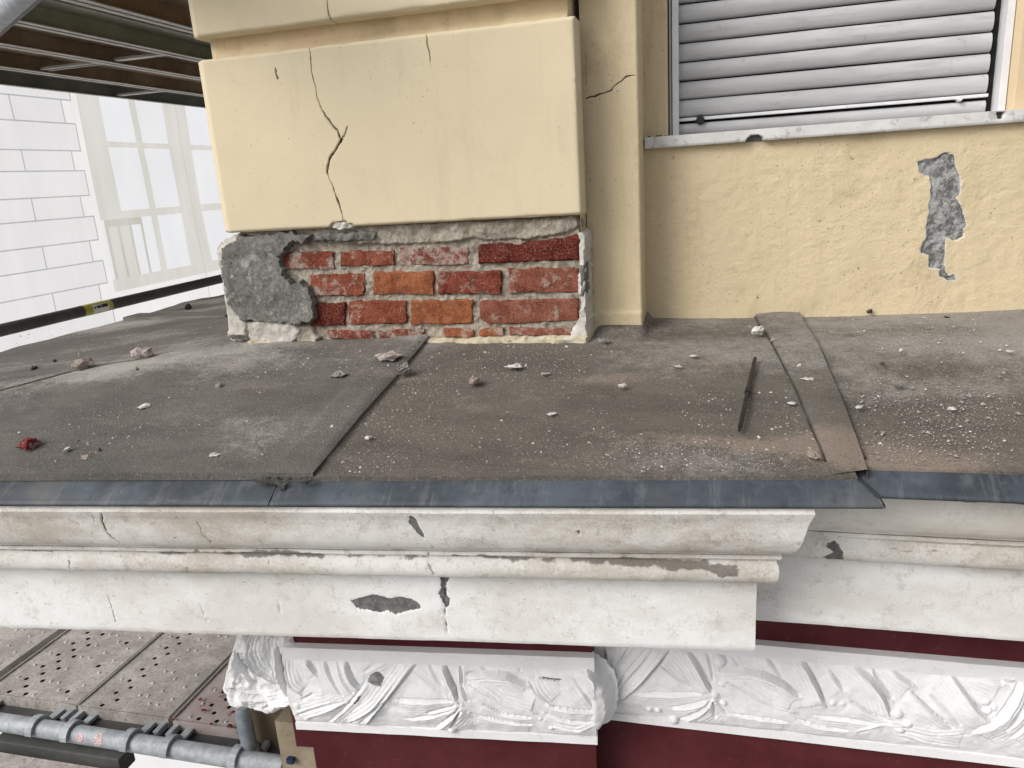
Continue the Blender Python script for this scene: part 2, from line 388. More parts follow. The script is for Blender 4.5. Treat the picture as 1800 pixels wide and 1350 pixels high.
M['galv_blue'] = m_simple('blue_grey_steel', (0.20, 0.235, 0.27), (0.30, 0.335, 0.37), 25, 0.5, 0.3, 0.12, 100, 0.5)
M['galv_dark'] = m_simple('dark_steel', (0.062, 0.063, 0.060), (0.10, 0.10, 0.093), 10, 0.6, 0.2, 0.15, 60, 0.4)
M['deck'] = m_simple('dusty_steel_deck', (0.30, 0.275, 0.25), (0.45, 0.42, 0.39), 14, 0.75, 0.0, 0.6, 120, 0.3, ((0.17, 0.135, 0.12), 95, 0.53, 0.6))
M['deck_red'] = m_simple('red_dusted_steel_deck', (0.34, 0.275, 0.26), (0.42, 0.38, 0.36), 8, 0.75, 0.0, 0.35, 140, 0.3, ((0.16, 0.045, 0.045), 22, 0.56, 0.75))
M['under_green'] = m_simple('deck_underside_olive', (0.230, 0.236, 0.182), (0.311, 0.317, 0.257), 6, 0.7, 0, 0.15, 60)
M['under_rust'] = m_simple('deck_underside_rust', (0.216, 0.155, 0.105), (0.311, 0.243, 0.176), 7, 0.8, 0, 0.2, 60)
M['under_grey'] = m_simple('deck_underside_grey', (0.156, 0.163, 0.144), (0.213, 0.215, 0.194), 6, 0.7, 0, 0.15, 60)
M['lip'] = m_simple('worn_steel_lip', (0.38, 0.36, 0.33), (0.5, 0.48, 0.45), 10, 0.55, 0.3, 0.15, 60)
M['rod'] = m_simple('black_steel_rod', (0.008, 0.008, 0.008), (0.018, 0.017, 0.016), 60, 0.45)
M['tan'] = m_simple('tan_render', (0.24, 0.20, 0.14), (0.35, 0.295, 0.215), 12, 0.9, 0, 0.5, 60, 0.2, ((0.15, 0.12, 0.08), 30, 0.6, 0.6))
M['panel_brown'] = m_simple('dark_brown', (0.085, 0.062, 0.038), (0.13, 0.10, 0.065), 8, 0.8, 0, 0.3, 60)
M['blue'] = m_simple('dark_blue_plastic', (0.012, 0.022, 0.075), (0.02, 0.032, 0.10), 20, 0.4)
M['white_plain'] = m_simple('white_plastic', (0.72, 0.73, 0.74), (0.78, 0.78, 0.79), 20, 0.5)
M['yellow'] = m_simple('yellow_sticker', (0.42, 0.38, 0.05), (0.50, 0.46, 0.10), 40, 0.5)
M['ink'] = m_simple('black_ink', (0.02, 0.02, 0.02), (0.04, 0.04, 0.035), 40, 0.6)
M['ink_red'] = m_simple('red_ink', (0.42, 0.10, 0.09), (0.50, 0.2, 0.18), 400, 0.6)
M['ground'] = m_simple('pale_paving', (0.30, 0.29, 0.27), (0.38, 0.37, 0.35), 2, 0.9)
def m_stone(name, a, c2, w=0.0):
    b = NB(name); col = b.mix(b.ramp(b.noise(90, 6, 0.7), 0.35, 0.65), a, c2)
    if w: col = b.mix(b.math('MULTIPLY', b.ramp(b.noise(60, 4), 0.5, 0.62), w), col, (0.6, 0.58, 0.55))
    return b.fin(col, 0.93, b.bump(b.noise(300, 5, 0.7), 0.6, 0.002), 0, 0.15)
M['st_grey'] = m_stone('grey_mortar_lump', (0.19, 0.18, 0.165), (0.31, 0.295, 0.27))
M['st_pale'] = m_stone('pale_plaster_chip', (0.50, 0.48, 0.44), (0.62, 0.60, 0.57))
M['st_brown'] = m_stone('brown_mortar_lump', (0.21, 0.17, 0.14), (0.34, 0.29, 0.25), 0.3)
M['st_dark'] = m_stone('dark_pebble', (0.05, 0.047, 0.043), (0.09, 0.085, 0.078))
M['st_red'] = m_stone('red_brick_fragment', (0.14, 0.022, 0.022), (0.20, 0.045, 0.04), 0.25)
M['st_pink'] = m_stone('pinkish_crust', (0.27, 0.22, 0.20), (0.42, 0.37, 0.34), 0.35)

def m_net(name, col, col2, tr):
    b = NB(name); b.t.nodes.remove(b.b)
    c = b.mix(b.ramp(b.noise(5, 5, 0.6, b.scale((1, 2.0, 0.35))), 0.35, 0.68), col, col2)
    d = b.n('ShaderNodeBsdfDiffuse'); t = b.n('ShaderNodeBsdfTranslucent'); x = b.n('ShaderNodeMixShader')
    x.inputs[0].default_value = tr
    b.l(c, d.inputs[0]); b.l(c, t.inputs[0]); b.l(d.outputs[0], x.inputs[1]); b.l(t.outputs[0], x.inputs[2]); b.l(x.outputs[0], b.out.inputs[0])
    return b.m
NETM = [m_net('net_white', (0.934, 0.934, 0.934), (0.904, 0.904, 0.914), 0.8), m_net('net_lilac', (0.834, 0.834, 0.853), (0.874, 0.874, 0.889), 0.8),
        m_net('net_beige', (0.703, 0.703, 0.663), (0.764, 0.764, 0.733), 0.8), m_net('net_pane', (0.864, 0.889, 0.934), (0.894, 0.909, 0.94), 0.8),
        m_net('net_line', (0.46, 0.47, 0.49), (0.52, 0.53, 0.55), 0.8), m_net('net_beige_dark', (0.582, 0.572, 0.523), (0.663, 0.653, 0.603), 0.8)]
# ------------------------------------------------------------------ ground far below
g = mesh('ground', [(-40, -40, -9), (40, -40, -9), (40, 40, -9), (-40, 40, -9)], [(0, 1, 2, 3)], M['ground']); tag(g, kind='structure')

# ------------------------------------------------------------------ corner pier
YB, YK, YL, YW = 1.400, 1.424, 1.486, 1.590       # block face, brick face, pilaster face, window wall
FB, FK, FL_, FW = fr(YB), fr(YK), fr(YL), fr(YW)
pier = thing('corner_pier', 'cream rendered corner pier with cracked blocks above exposed red brickwork', 'pier')
xl, xr = -0.978, -0.222
zb0, zb1 = -0.0735, 0.262                          # lower block
def cr(fr_, l, w0, w1=None, seed=3):
    P = fr_.pts(l); return lambda u, v: crack_sd(u, v, P, w0, w1, seed)
def pol(fr_, l):
    P = fr_.pts(l); return lambda u, v: poly_sd(u, v, P)
def mx(*fs): return lambda u, v: np.max([f(u, v) for f in fs], 0)
k1 = cr(FB, [(541,76),(546,98),(548,125),(554,150),(557,170),(563,187),(572,203),(583,217),(593,231),(600,247)], 0.0004, 0.0011, 3)
k1b = cr(FB, [(611,222),(608,231),(603,240),(600,249)], 0.0003, 0.0011, 8)
k1c = cr(FB, [(600,247),(590,263),(579,279),(577,293),(575,303),(582,320),(589,338),(596,358),(602,380),(604,396)], 0.0015, 0.0013, 12)
k2 = cr(FB, [(749,52),(751,78),(755,98),(757,118)], 0.0004, 0.0010, 16)
k3 = cr(FB, [(484,119),(486,130),(489,138)], 0.0007, 0.0017, 19)
blk_crk = mx(k1, k1b, k1c, k2, k3)
chip = pol(FB, [(578,398),(585,391),(598,388),(607,386),(613,391),(621,394),(618,401),(600,405),(582,404)])
def block_h(z0, z1, crk, chp=None, seed=0):
    def f(u, v):
        h = fbm(u, v, 4, seed, 3)*0.0012+fbm(u, v, 16, seed+9, 3)*0.0006
        el = u-xl; h = h-0.011*np.clip(1-el/0.016, 0, 1)        # chamfered outer edge
        er = xr-u; h = h-0.004*np.clip(1-er/0.004, 0, 1)**2
        wob = fbm(u, v*0+1.5, 25, seed+3, 3)*0.002
        h = h-0.005*np.clip(1-(v-z0+wob)/0.006, 0, 1)**2-0.005*np.clip(1-(z1-v+wob)/0.005, 0, 1)**2
        ed = np.minimum(np.minimum(v-z0, z1-v), np.minimum(u-xl+0.02, xr-u)); h = h-0.005*sstep(0.0, 0.004, 0.009*fbm(u, v, 34, seed+13, 3)-0.0015-np.maximum(ed, 0))
        h = h-0.006*sstep(-0.0004, 0.0006, crk(u, v))
        if chp is not None: h = h-0.007*sstep(0, 0.003, chp(u, v)+fbm(u, v, 120, 5, 3)*0.003)
        return h
    return f
us = np.unique(np.concatenate([lin(xl, xr, 0.005), np.array([xl+0.016, xl+0.008, xr-0.002]), lin(FB.uv(530, 200)[0], FB.uv(625, 200)[0], 0.0009), lin(FB.uv(742, 80)[0], FB.uv(764, 80)[0], 0.0009), lin(FB.uv(478, 130)[0], FB.uv(496, 130)[0], 0.0009)]))
vs = np.unique(np.concatenate([lin(zb0, zb1, 0.0026), [zb0+0.002, zb0+0.004, zb1-0.002]]))
ao = {'crk': blk_crk}
relief('block', FB, us, vs, block_h(zb0, zb1, blk_crk, chip, 4), M['cream'], pier, depth=0.06, attrf=ao)['label'] = 'smooth cream block with a long forked crack'
island('plaster_loss', FB, FB.pts([(579,400),(586,393),(598,390),(607,388),(613,393),(620,396),(617,402),(600,404),(583,403)]), -0.0025, M['plaster_white'], pier, step=0.0015, rim=0.003, rough=0.005, nsc=120, seed=57, base=-0.012, jag=0.003)
zu0 = FB.uv(343, 66)[1]
k4 = cr(FB, [(574,-40),(575,0),(577,20),(580,36),(583,48)], 0.0006, 0.0009, 23)
us = np.unique(np.concatenate([lin(xl, xr, 0.006), [xl+0.016, xl+0.008, xr-0.002], lin(FB.uv(568, 10)[0], FB.uv(590, 10)[0], 0.0009)]))
vs = np.unique(np.concatenate([lin(zu0, zu0+0.3, 0.006), [zu0+0.002, zu0+0.004]]))
relief('block', FB, us, vs, block_h(zu0, zu0+0.3, k4, None, 31), M['cream'], pier, depth=0.06, attrf={'crk': k4})
boxes('core', [(-0.962, -0.238, 1.438, 4.6, -0.07, 0.9)], M['cream'], pier)
# rounded joint between the two blocks
jz0, jz1 = zb1-0.004, zu0+0.004
relief('joint', fr(1.436), lin(-0.961, -0.239, 0.006), lin(jz0, jz1, 0.003), lambda u, v: 0.012*np.clip(1-(v-jz0)/0.02, 0, 1)+fbm(u, v, 40, 3, 4)*0.003-0.012*np.clip(1-(u+0.961)/0.012, 0, 1), M['cream_peach'], pier, depth=0.02)
# brickwork under the block
zr = -0.335
def bed_h(u, v): return fbm(u, v, 28, 11, 5)*0.005+fbm(u, v, 130, 12, 4)*0.004-0.003
brw = relief('mortar_bed', FK, lin(-0.955, -0.232, 0.0026), lin(zr, -0.07, 0.0026), bed_h, M['mortar'], pier, depth=0.09)
brw['label'] = 'pale lime mortar bed of the exposed brickwork'
def brick(px, col, smear, seed, proud=0.004, ragged=0.003):
    P = FK.pts(px); A = np.array(P); u0, v0 = A.min(0)-0.006; u1, v1 = A.max(0)+0.006
    sd = lambda u, v: poly_sd(u, v, P)+0.0022+fbm(u, v, 70, seed, 4)*ragged
    def hf(u, v):
        s = sd(u, v); e = 1-np.clip(1-s/0.0035, 0, 1)**2.5
        return np.where(s > -0.003, -0.016+(0.016+proud+fbm(u, v, 45, seed+2, 5)*0.0035)*np.clip(e, 0, 1), -0.018)
    o = relief('brick', FK, lin(u0, u1, 0.0035), lin(v0, v1, 0.003), hf, M['brick'], brw, keepf=lambda u, v: sd(u, v) > -0.004)
    o.color = (*col, smear); return o
def bq(x0, x1, y0, y1, dy=0): return [(x0, y0+dy), (x1, y0), (x1, y1), (x0, y1+dy)]
R1, R2, OR, DK, PK = (0.20, 0.048, 0.030), (0.25, 0.068, 0.038), (0.33, 0.115, 0.050), (0.13, 0.024, 0.017), (0.25, 0.088, 0.058)
BR = [(bq(498, 588, 442, 472, 1), R1, 0.6), (bq(599, 694, 441, 467, 1), R2, 0.2), (bq(702, 824, 435, 466, 1), R1, 0.75),
      ([(841, 429), (880, 428), (905, 430), (940, 423), (985, 419), (1018, 409), (1018, 457), (842, 462)], DK, 0.0),
      (bq(545, 641, 481, 519, 1), R2, 0.4), (bq(657, 762, 477, 517, 1), OR, 0.0), (bq(770, 881, 476, 516, 1), R1, 0.25),
      (bq(894, 1018, 471, 514, 1), PK, 0.25), (bq(548, 607, 532, 572, 1), DK, 0.0), (bq(613, 715, 528, 569, 1), R2, 0.12),
      (bq(722, 832, 527, 569, 1), OR, 0.0), ([(843, 530), (1018, 525), (1018, 563), (900, 569), (860, 570), (844, 560)], PK, 0.15),
      (bq(575, 659, 581, 595, 0), R1, 0.6), (bq(664, 746, 580, 595, 0), R1, 0.6), (bq(779, 833, 578, 593, 0), OR, 0.45), (bq(842, 885, 577, 591, 0), OR, 0.45), (bq(895, 1005, 576, 590, 0), PK, 0.5)]
for i, (P, c, s) in enumerate(BR): brick(P, c, s, 40+i*7, proud=(0.0005 if s > 0.7 else 0.003))
# rough mortar ledge hanging under the block
island('mortar_ledge', FK, FK.pts([(420,404),(520,398),(640,393),(800,388),(960,382),(1012,376),(1022,392),(1016,405),(990,412),(930,420),(880,424),(840,420),(800,426),(700,431),(610,430),(560,424),(520,414),(440,418)]), 0.005, M['mortar'], pier, rim=0.01, rough=0.009, nsc=45, seed=61)
island('broken_edge', FK, FK.pts([(560,410),(600,406),(640,404),(668,405),(664,424),(640,424),(590,425),(555,424)]), 0.016, M['cement'], pier, rim=0.008, rough=0.008, nsc=50, seed=66)
# grey cement repair on the left
gp = [(399,436),(424,416),(470,411),(520,408),(556,412),(540,424),(516,428),(508,444),(498,452),(504,468),(505,482),(514,494),(522,500),(540,495),(549,502),(553,520),(557,540),(563,556),(552,566),(520,566),(470,566),(430,560),(412,540),(400,505),(398,470)]
island('cement_patch', FK, FK.pts(gp), 0.019, M['cement'], pier, step=0.0018, rim=0.004, rough=0.006, nsc=30, seed=71, jag=0.008)['label'] = 'dark grey cement patch with a broken edge over the bricks'
island('plaster_edge', FK, FK.pts([(384,440),(400,428),(430,416),(428,432),(412,440),(408,480),(412,520),(425,548),(445,566),(440,590),(405,592),(404,560),(398,520),(390,480)]), 0.015, M['cement_light'], pier, rim=0.016, rough=0.008, nsc=30, seed=77)
island('plaster_lump', FK, FK.pts([(440,564),(480,558),(525,564),(535,578),(530,592),(520,602),(455,603),(440,590)]), 0.014, M['cement_light'], pier, rim=0.010, rough=0.008, nsc=30, seed=81)
island('mortar_crumbs', FK, FK.pts([(524,572),(545,570),(556,580),(566,592),(560,604),(528,606),(520,590)]), 0.012, M['mortar'], pier, rim=0.01, rough=0.010, nsc=45, seed=85)
# white skim left standing along the right corner, cream strip along the foot
island('plaster_strip', FK, FK.pts([(1016,408),(1026,406),(1031,412),(1032,500),(1034,560),(1036,592),(1005,594),(1000,586),(1010,570),(1018,556),(1020,520),(1016,516),(1018,470),(1018,462)]), 0.010, M['plaster_white'], pier, rim=0.005, rough=0.004, nsc=50, seed=91, base=-0.06)['label'] = 'narrow strip of white skim coat beside the bricks'
island('cement_chip', FK, FK.pts([(1018,464),(1031,462),(1031,500),(1029,522),(1019,520),(1021,500)]), 0.012, M['cement'], pier, rim=0.005, rough=0.004, nsc=50, seed=95)
island('foot_strip', FK, FK.pts([(440,594),(540,599),(700,596),(860,591),(1000,587),(1038,585),(1040,604),(1000,612),(760,618),(600,620),(450,618)]), 0.020, M['cream_crumb'], pier, rim=0.010, rough=0.008, nsc=40, seed=99, base=-0.05)
mesh('corner_return', [(xr-0.006, YK-0.006, zr), (xr-0.006, YW, zr), (xr-0.006, YW, -0.068), (xr-0.006, YK-0.006, -0.068)], [(0, 1, 2, 3)], M['cream_rough'], pier)
boxes('side_core', [(-0.94, -0.235, 1.47, 4.6, -0.6, -0.066)], M['cement_light'], pier)

# ------------------------------------------------------------------ pilaster
px1 = FL_.uv(1125, 290)[0]; px0 = xr-0.004
kp = mx(cr(FL_, [(1029,173),(1044,169),(1060,164),(1074,158),(1080,150),(1092,143),(1104,134),(1116,131)], 0.0014, 0.0009, 51),
        cr(FL_, [(1029,92),(1029,120),(1030,150)], 0.0004, 0.0004, 53), cr(FL_, [(1022,41),(1060,37),(1112,31)], 0.0005, 0.0004, 55))
spot = pol(FL_, [(1082,158),(1086,157),(1087,161),(1083,163)])
def pil_h(u, v):
    h = fbm(u, v, 9, 5, 4)*0.0016+fbm(u, v, 50, 6, 3)*0.0006
    er = px1-u; h = h-0.004*np.clip(1-er/0.005, 0, 1)**2
    h = h-0.003*sstep(-0.0004, 0.0005, kp(u, v))
    return h+0.004*sstep(-0.268, -0.273, v+fbm(u, v*0, 30, 9, 3)*0.004)
pilo = relief('pilaster', FL_, lin(px0, px1, 0.0011), np.unique(np.concatenate([lin(-0.34, 0.65, 0.0035), lin(FL_.uv(1070, 180)[1], FL_.uv(1070, 125)[1], 0.0011)])), pil_h, M['cream_rough'], None, depth=0.14, attrf={'crk': kp, 'dmg': spot})
tag(pilo, 'narrow cream pilaster with a slanting crack, between corner pier and shuttered window', 'pilaster')

# ------------------------------------------------------------------ window wall
wall = thing('window_wall', 'rough cream wall below the shuttered window with a grey patch of lost render', 'wall')
zs0 = FW.uv(1400, 243)[1]                           # lower face of the sill
S8 = lambda l: [(1350+x/3.971, 250+y/3.971) for x, y in l]
patch_px = S8([(1040,130),(1180,100),(1230,65),(1300,85),(1310,150),(1320,190),(1350,270),(1345,350),(1320,390),(1365,470),(1390,580),(1365,600),(1370,660),(1310,690),(1240,670),(1235,850),(1240,900),(1270,930),(1300,915),(1320,970),(1250,965),(1190,935),(1200,890),(1120,880),(1120,790),(1065,775),(1065,730),(1100,660),(1100,590),(1120,500),(1115,430),(1135,390),(1130,250),(1060,215),(1045,170)])
wp = mx(pol(FW, patch_px), pol(FW, S8([(1068,835),(1082,835),(1084,860),(1070,862)])))
kw = mx(cr(FW, S8([(40,720),(80,790),(125,870),(150,930)]), 0.0003, 0.0003, 61), cr(FW, S8([(345,960),(350,1020),(325,1090)]), 0.0005, 0.0003, 63), cr(FW, S8([(1315,980),(1312,1080)]), 0.0004, 0.0002, 65))
def wall_h(u, v):
    s = wp(u, v)+fbm(u, v, 150, 7, 3)*0.002
    d = sstep(0.0, 0.0022, s)
    return fbm(u, v, 75, 21, 3)*0.0011+fbm(u, v, 6, 25, 3)*0.002-d*(0.0022+fbm(u, v, 70, 29, 4)*0.0035)
us = np.unique(np.concatenate([lin(px1-0.01, 1.6, 0.0045), lin(FW.uv(1600, 380)[0], FW.uv(1710, 380)[0], 0.0014)]))
vs = np.unique(np.concatenate([lin(-0.36, zs0+0.004, 0.0045), lin(FW.uv(1650, 500)[1], FW.uv(1650, 262)[1], 0.0016)]))
relief('render', FW, us, vs, wall_h, M['cream_rough'], wall, depth=0.3, attrf={'dmg': wp, 'crk': kw})
YJ = 1.606; FJ = fr(YJ); jx = FJ.uv(1173, 120)[0]
relief('jamb', FJ, lin(px1-0.01, jx, 0.004), lin(zs0+0.018, 0.65, 0.005), lambda u, v: fbm(u, v, 12, 33, 4)*0.003-0.003*np.clip(1-(jx-u)/0.004, 0, 1)**2, M['cream_peach'], wall, depth=0.09)
jx2 = FJ.uv(1787, 100)[0]; jx3 = FJ.uv(1797, 20)[0]
relief('jamb', FJ, lin(jx2, 1.6, 0.005), lin(zs0+0.018, 0.65, 0.005), lambda u, v: fbm(u, v, 12, 37, 4)*0.002-0.012*(np.abs(u-jx3) < 0.0025), M['cream_peach'], wall, depth=0.09)
boxes('backing', [(px1-0.02, 1.62, 1.74, 1.80, -0.36, 0.70), (1.601, 1.62, 1.5, 1.8, -0.36, 0.7)], M['dark'], wall)

# ------------------------------------------------------------------ window with roller shutter
win = thing('window', 'closed grey roller shutter window with white frame and stained marble sill', 'window')
FS = fr(1.66)
sx0, sx1 = FS.uv(1200, 100)[0], FS.uv(1752, 100)[0]
zb = [0.0955+0.0356*i for i in range(16)]
def slat(z0, z1, seed):
    n = 14; t = np.linspace(0, 1, n); xs_ = lin(sx0-0.012, sx1-0.012, 0.02)
    prof = 0.0075*np.sin(np.pi*np.clip(t*0.92+0.02, 0, 1))**0.8
    prof[0] = -0.006; prof[-1] = -0.003
    u, v = np.meshgrid(xs_, z0+(z1-z0-0.0022)*t, indexing='ij')
    h = np.tile(prof, (len(xs_), 1))+fbm(u*0.3, v*0, 8, seed, 2)*0.0004
    o = surf('slat', FS.P(u, v+fbm(u, v*0, 4, seed, 2)*0.0007, h), M['shutter'], win); return o
for i in range(15): slat(zb[i], zb[i+1], 200+i)
slat(0.0615, 0.0862, 240); 
boxes('bottom_bar', [(sx0-0.01, sx1-0.010, 1.651, 1.664, 0.0885, 0.0945)], M['alu'], win, 0.0015)
boxes('shutter_gap', [(sx0-0.014, sx1+0.012, 1.668, 1.70, 0.055, 0.65)], M['dark'], win)
def stop_(px, py, m, r):
    c = atY(px, py, 1.652); o = tube('shutter_stop', [c+np.array([0, .01, 0]), c+np.array([0, -0.004, 0]), c+np.array([0, -0.010, 0])], r, m, win, 14, r_list=[r, r, r*0.7]); return o
stop_(1231, 211, M['rubber'], 0.0085); stop_(1686, 175, M['alu'], 0.004)
fx0 = FS.uv(1186, 100)[0]
boxes('guide_rail', [(fx0-0.004, fx0+0.0085, 1.630, 1.70, 0.05, 0.66), (fx0-0.010, fx0-0.006, 1.640, 1.70, 0.05, 0.66)], M['alu'], win, 0.001)
rx = FS.uv(1765, 100)[0]
boxes('guide_rail', [(rx-0.011, rx+0.001, 1.630, 1.70, 0.05, 0.66), (rx+0.003, rx+0.008, 1.626, 1.70, 0.05, 0.66), (rx+0.010, rx+0.019, 1.618, 1.70, 0.05, 0.66)], M['alu'], win, 0.001)
FSI = fr(1.572); sl0 = px1+0.003
n1 = pol(FSI, [(1308,252),(1312,243),(1320,237),(1332,236),(1341,240),(1343,252)]); n2 = pol(FSI, [(1750,196),(1768,195),(1763,210),(1755,209)])
def sill_h(u, v):
    s = np.maximum(n1(u, v), n2(u, v)); return fbm(u, v, 40, 43, 4)*0.0012-0.012*sstep(0, 0.003, s+fbm(u, v, 150, 3, 3)*0.002)-0.002*np.clip(1-(v-zs0)/0.003, 0, 1)
b_ = NB('chipped_marble'); col = b_.mix(b_.ramp(b_.noise(12, 6, 0.65), 0.35, 0.68), (0.60, 0.595, 0.58), (0.70, 0.695, 0.685))
col = b_.mix(b_.math('MULTIPLY', b_.ramp(b_.noise(45, 6, 0.7), 0.54, 0.66), 0.6), col, (0.30, 0.295, 0.285))
col, _ = damage(b_, col, (0.10, 0.10, 0.098), (0.16, 0.158, 0.15), (0.05, 0.05, 0.05)); M['sill'] = b_.fin(col, 0.5, b_.bump(b_.noise(90, 4), 0.25, 0.002))
relief('sill', FSI, lin(sl0, 0.95, 0.0025), lin(zs0, zs0+0.0215, 0.0018), sill_h, M['sill'], win, depth=0.12, attrf={'dmg': mx(n1, n2)})
# dirt gathered on the sill in the left corner
_rd = random.Random(9)
for i in range(11):
    c = atY(1140+_rd.random()**2*60, 244, 1.60); s_ = _rd.uniform(0.4, 1.3); hull_rock('dirt_crumb', (0.006*s_, 0.006*s_, 0.004*s_), M['st_dark'], 700+i, parent=win).location = (c[0], 1.598, zs0+0.0215)
# ------------------------------------------------------------------ roof over the cornice
def gutY(X): return 0.91+KROT*(X+0.556)
def zfront(X, Y, yg):
    s = 0.085/(1.42-yg)
    return np.where(Y < 1.42, -0.40+(Y-yg)*s, -0.315+(Y-1.42)*0.083)
XE = -1.98
def zroof(X, Y):
    X = np.asarray(X, float); Y = np.asarray(Y, float)
    t = sstep(0.15, 0.25, X)
    yg = gutY(np.minimum(X, 0.2))*(1-t)+1.02*t
    zf = zfront(X, Y, yg)
    zs_ = -0.40+0.0842*(X-XE)
    k = 0.004; hmin = -k*np.logaddexp(-zf/k, -zs_/k)
    z = np.where(X < -0.9, hmin, zf)
    und = fbm(X, Y, 3.2, 201, 3)*0.008+np.where(X < -0.553, 0.0045*sstep(-0.632, -0.617, X+0.06*(Y-1.15)*0.3), 0.0)+fbm(X*0.5, Y, 9, 205, 3)*0.0035
    fade = sstep(0.0, 0.06, Y-yg)
    lift = 0.016*sstep(1.43, 1.485, Y)*sstep(-0.235, -0.20, X)*sstep(-0.108, -0.122, X)
    return z+und*fade+lift
_bp = [(950,785,0.16,0.03), (1060,690,0.10,0.03), (830,672,0.06,0.02), (1120,760,0.2,0.03), (520,650,0.12,0.03), (380,700,0.2,0.03), (640,740,0.12,0.03), (700,690,0.1,0.025), (1480,760,0.1,0.05), (1600,780,0.25,0.04)]
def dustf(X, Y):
    """paler towards the walls, pale dust along the hip; brown mortar dust in drifts (where it came to lie)"""
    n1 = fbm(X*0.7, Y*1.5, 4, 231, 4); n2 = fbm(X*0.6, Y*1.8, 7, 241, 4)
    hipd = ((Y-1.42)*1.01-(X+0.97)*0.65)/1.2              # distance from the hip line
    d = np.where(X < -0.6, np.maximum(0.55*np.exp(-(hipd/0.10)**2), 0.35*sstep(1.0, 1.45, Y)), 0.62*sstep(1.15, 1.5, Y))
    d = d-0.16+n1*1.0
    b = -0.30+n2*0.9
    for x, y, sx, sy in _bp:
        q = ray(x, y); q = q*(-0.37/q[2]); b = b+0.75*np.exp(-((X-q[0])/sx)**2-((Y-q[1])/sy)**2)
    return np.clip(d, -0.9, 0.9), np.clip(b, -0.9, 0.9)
roof = thing('cornice_roof', 'dusty lead sheet roof strewn with rubble over the white cornice', 'roof')
def sheet(name, X00, X01, X10, X11, Yb, dz, mat, label=None, th=0.003, front=None, nx=None):
    """front edge X00..X01 on the gutter line, back edge X10..X11 at Y=Yb"""
    s = np.linspace(0, 1, nx or max(6, int(abs(X01-X00)/0.008))); t = np.linspace(0, 1, 90)**1.15
    S, T = np.meshgrid(s, t, indexing='ij')
    Xf = X00+(X01-X00)*S; Xb = X10+(X11-X10)*S
    Yf = gutY(Xf) if front is None else front+0*Xf
    X = Xf+(Xb-Xf)*T; Y = Yf+(Yb-Yf)*T
    Z = zroof(X, Y)+dz+0.0010*np.sin(T*37+S*5)*(np.minimum(S, 1-S) < 0.02)
    D_, B_ = dustf(X, Y)
    P = np.stack([X, Y, Z], -1)
    # folded rim so that the sheet has thickness
    P = np.concatenate([P[:1]-[0, 0, th], P, P[-1:]-[0, 0, th]], 0); P = np.concatenate([P[:, :1]-[0, 0, 0.012], P], 1)
    pad = lambda a: np.pad(a, ((1, 1), (1, 0)), mode='edge')
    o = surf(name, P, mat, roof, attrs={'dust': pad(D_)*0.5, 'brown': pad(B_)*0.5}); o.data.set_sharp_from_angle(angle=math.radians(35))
    if label: o['label'] = label
    return o
xs1 = -0.556
wl1 = atY(1325, 551, 1.60)[0]; wl2 = atY(1403, 549, 1.60)[0]
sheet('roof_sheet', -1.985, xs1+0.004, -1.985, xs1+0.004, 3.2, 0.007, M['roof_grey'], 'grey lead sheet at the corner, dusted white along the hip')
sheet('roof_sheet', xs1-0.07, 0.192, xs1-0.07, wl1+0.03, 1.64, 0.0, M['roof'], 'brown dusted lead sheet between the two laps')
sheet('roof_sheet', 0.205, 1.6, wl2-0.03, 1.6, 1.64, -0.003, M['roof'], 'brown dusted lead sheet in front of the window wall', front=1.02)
# lap strip over the step of the cornice
S, T = np.meshgrid(np.linspace(0, 1, 16), np.linspace(0, 1, 90), indexing='ij')
Xf = 0.160+0.047*S; Yf = 0.9815+0.022*S; Xb = wl1+(wl2-wl1)*S
bend = 0.002*np.sin(np.pi*T*2)
X = Xf+(Xb-Xf)*T+bend; Y = Yf+(1.625-Yf)*T; Z = zroof(X, Y)+0.0015+(0.006+0.002*np.sin(S*np.pi))*sstep(0.0, 0.15, T)
P = np.stack([X, Y, Z], -1); P = np.concatenate([P[:1]-[0, 0, 0.009], P, P[-1:]-[-0.001, 0, 0.014]], 0)
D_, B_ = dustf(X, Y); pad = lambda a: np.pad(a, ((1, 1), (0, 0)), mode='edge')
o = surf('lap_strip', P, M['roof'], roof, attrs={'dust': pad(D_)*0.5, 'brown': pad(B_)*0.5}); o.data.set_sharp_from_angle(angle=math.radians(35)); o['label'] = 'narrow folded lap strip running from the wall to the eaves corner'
for s_ in (1, 16):                                    # dark lines added for the shadowed gap at both lap strip edges
    e_ = P[s_]; e_ = e_[4::3]; dx_ = -0.0016 if s_ == 1 else 0.0022
    tube('lap_gap_shade', [(q[0]+dx_, q[1], float(zroof(q[0]+dx_, q[1]))+0.0012) for q in e_], 0.0016, M['tar'], roof, 6, r_list=[0.0016*(0.5+1.0*float(vn(i*0.7, s_, 9))) for i in range(len(e_))])
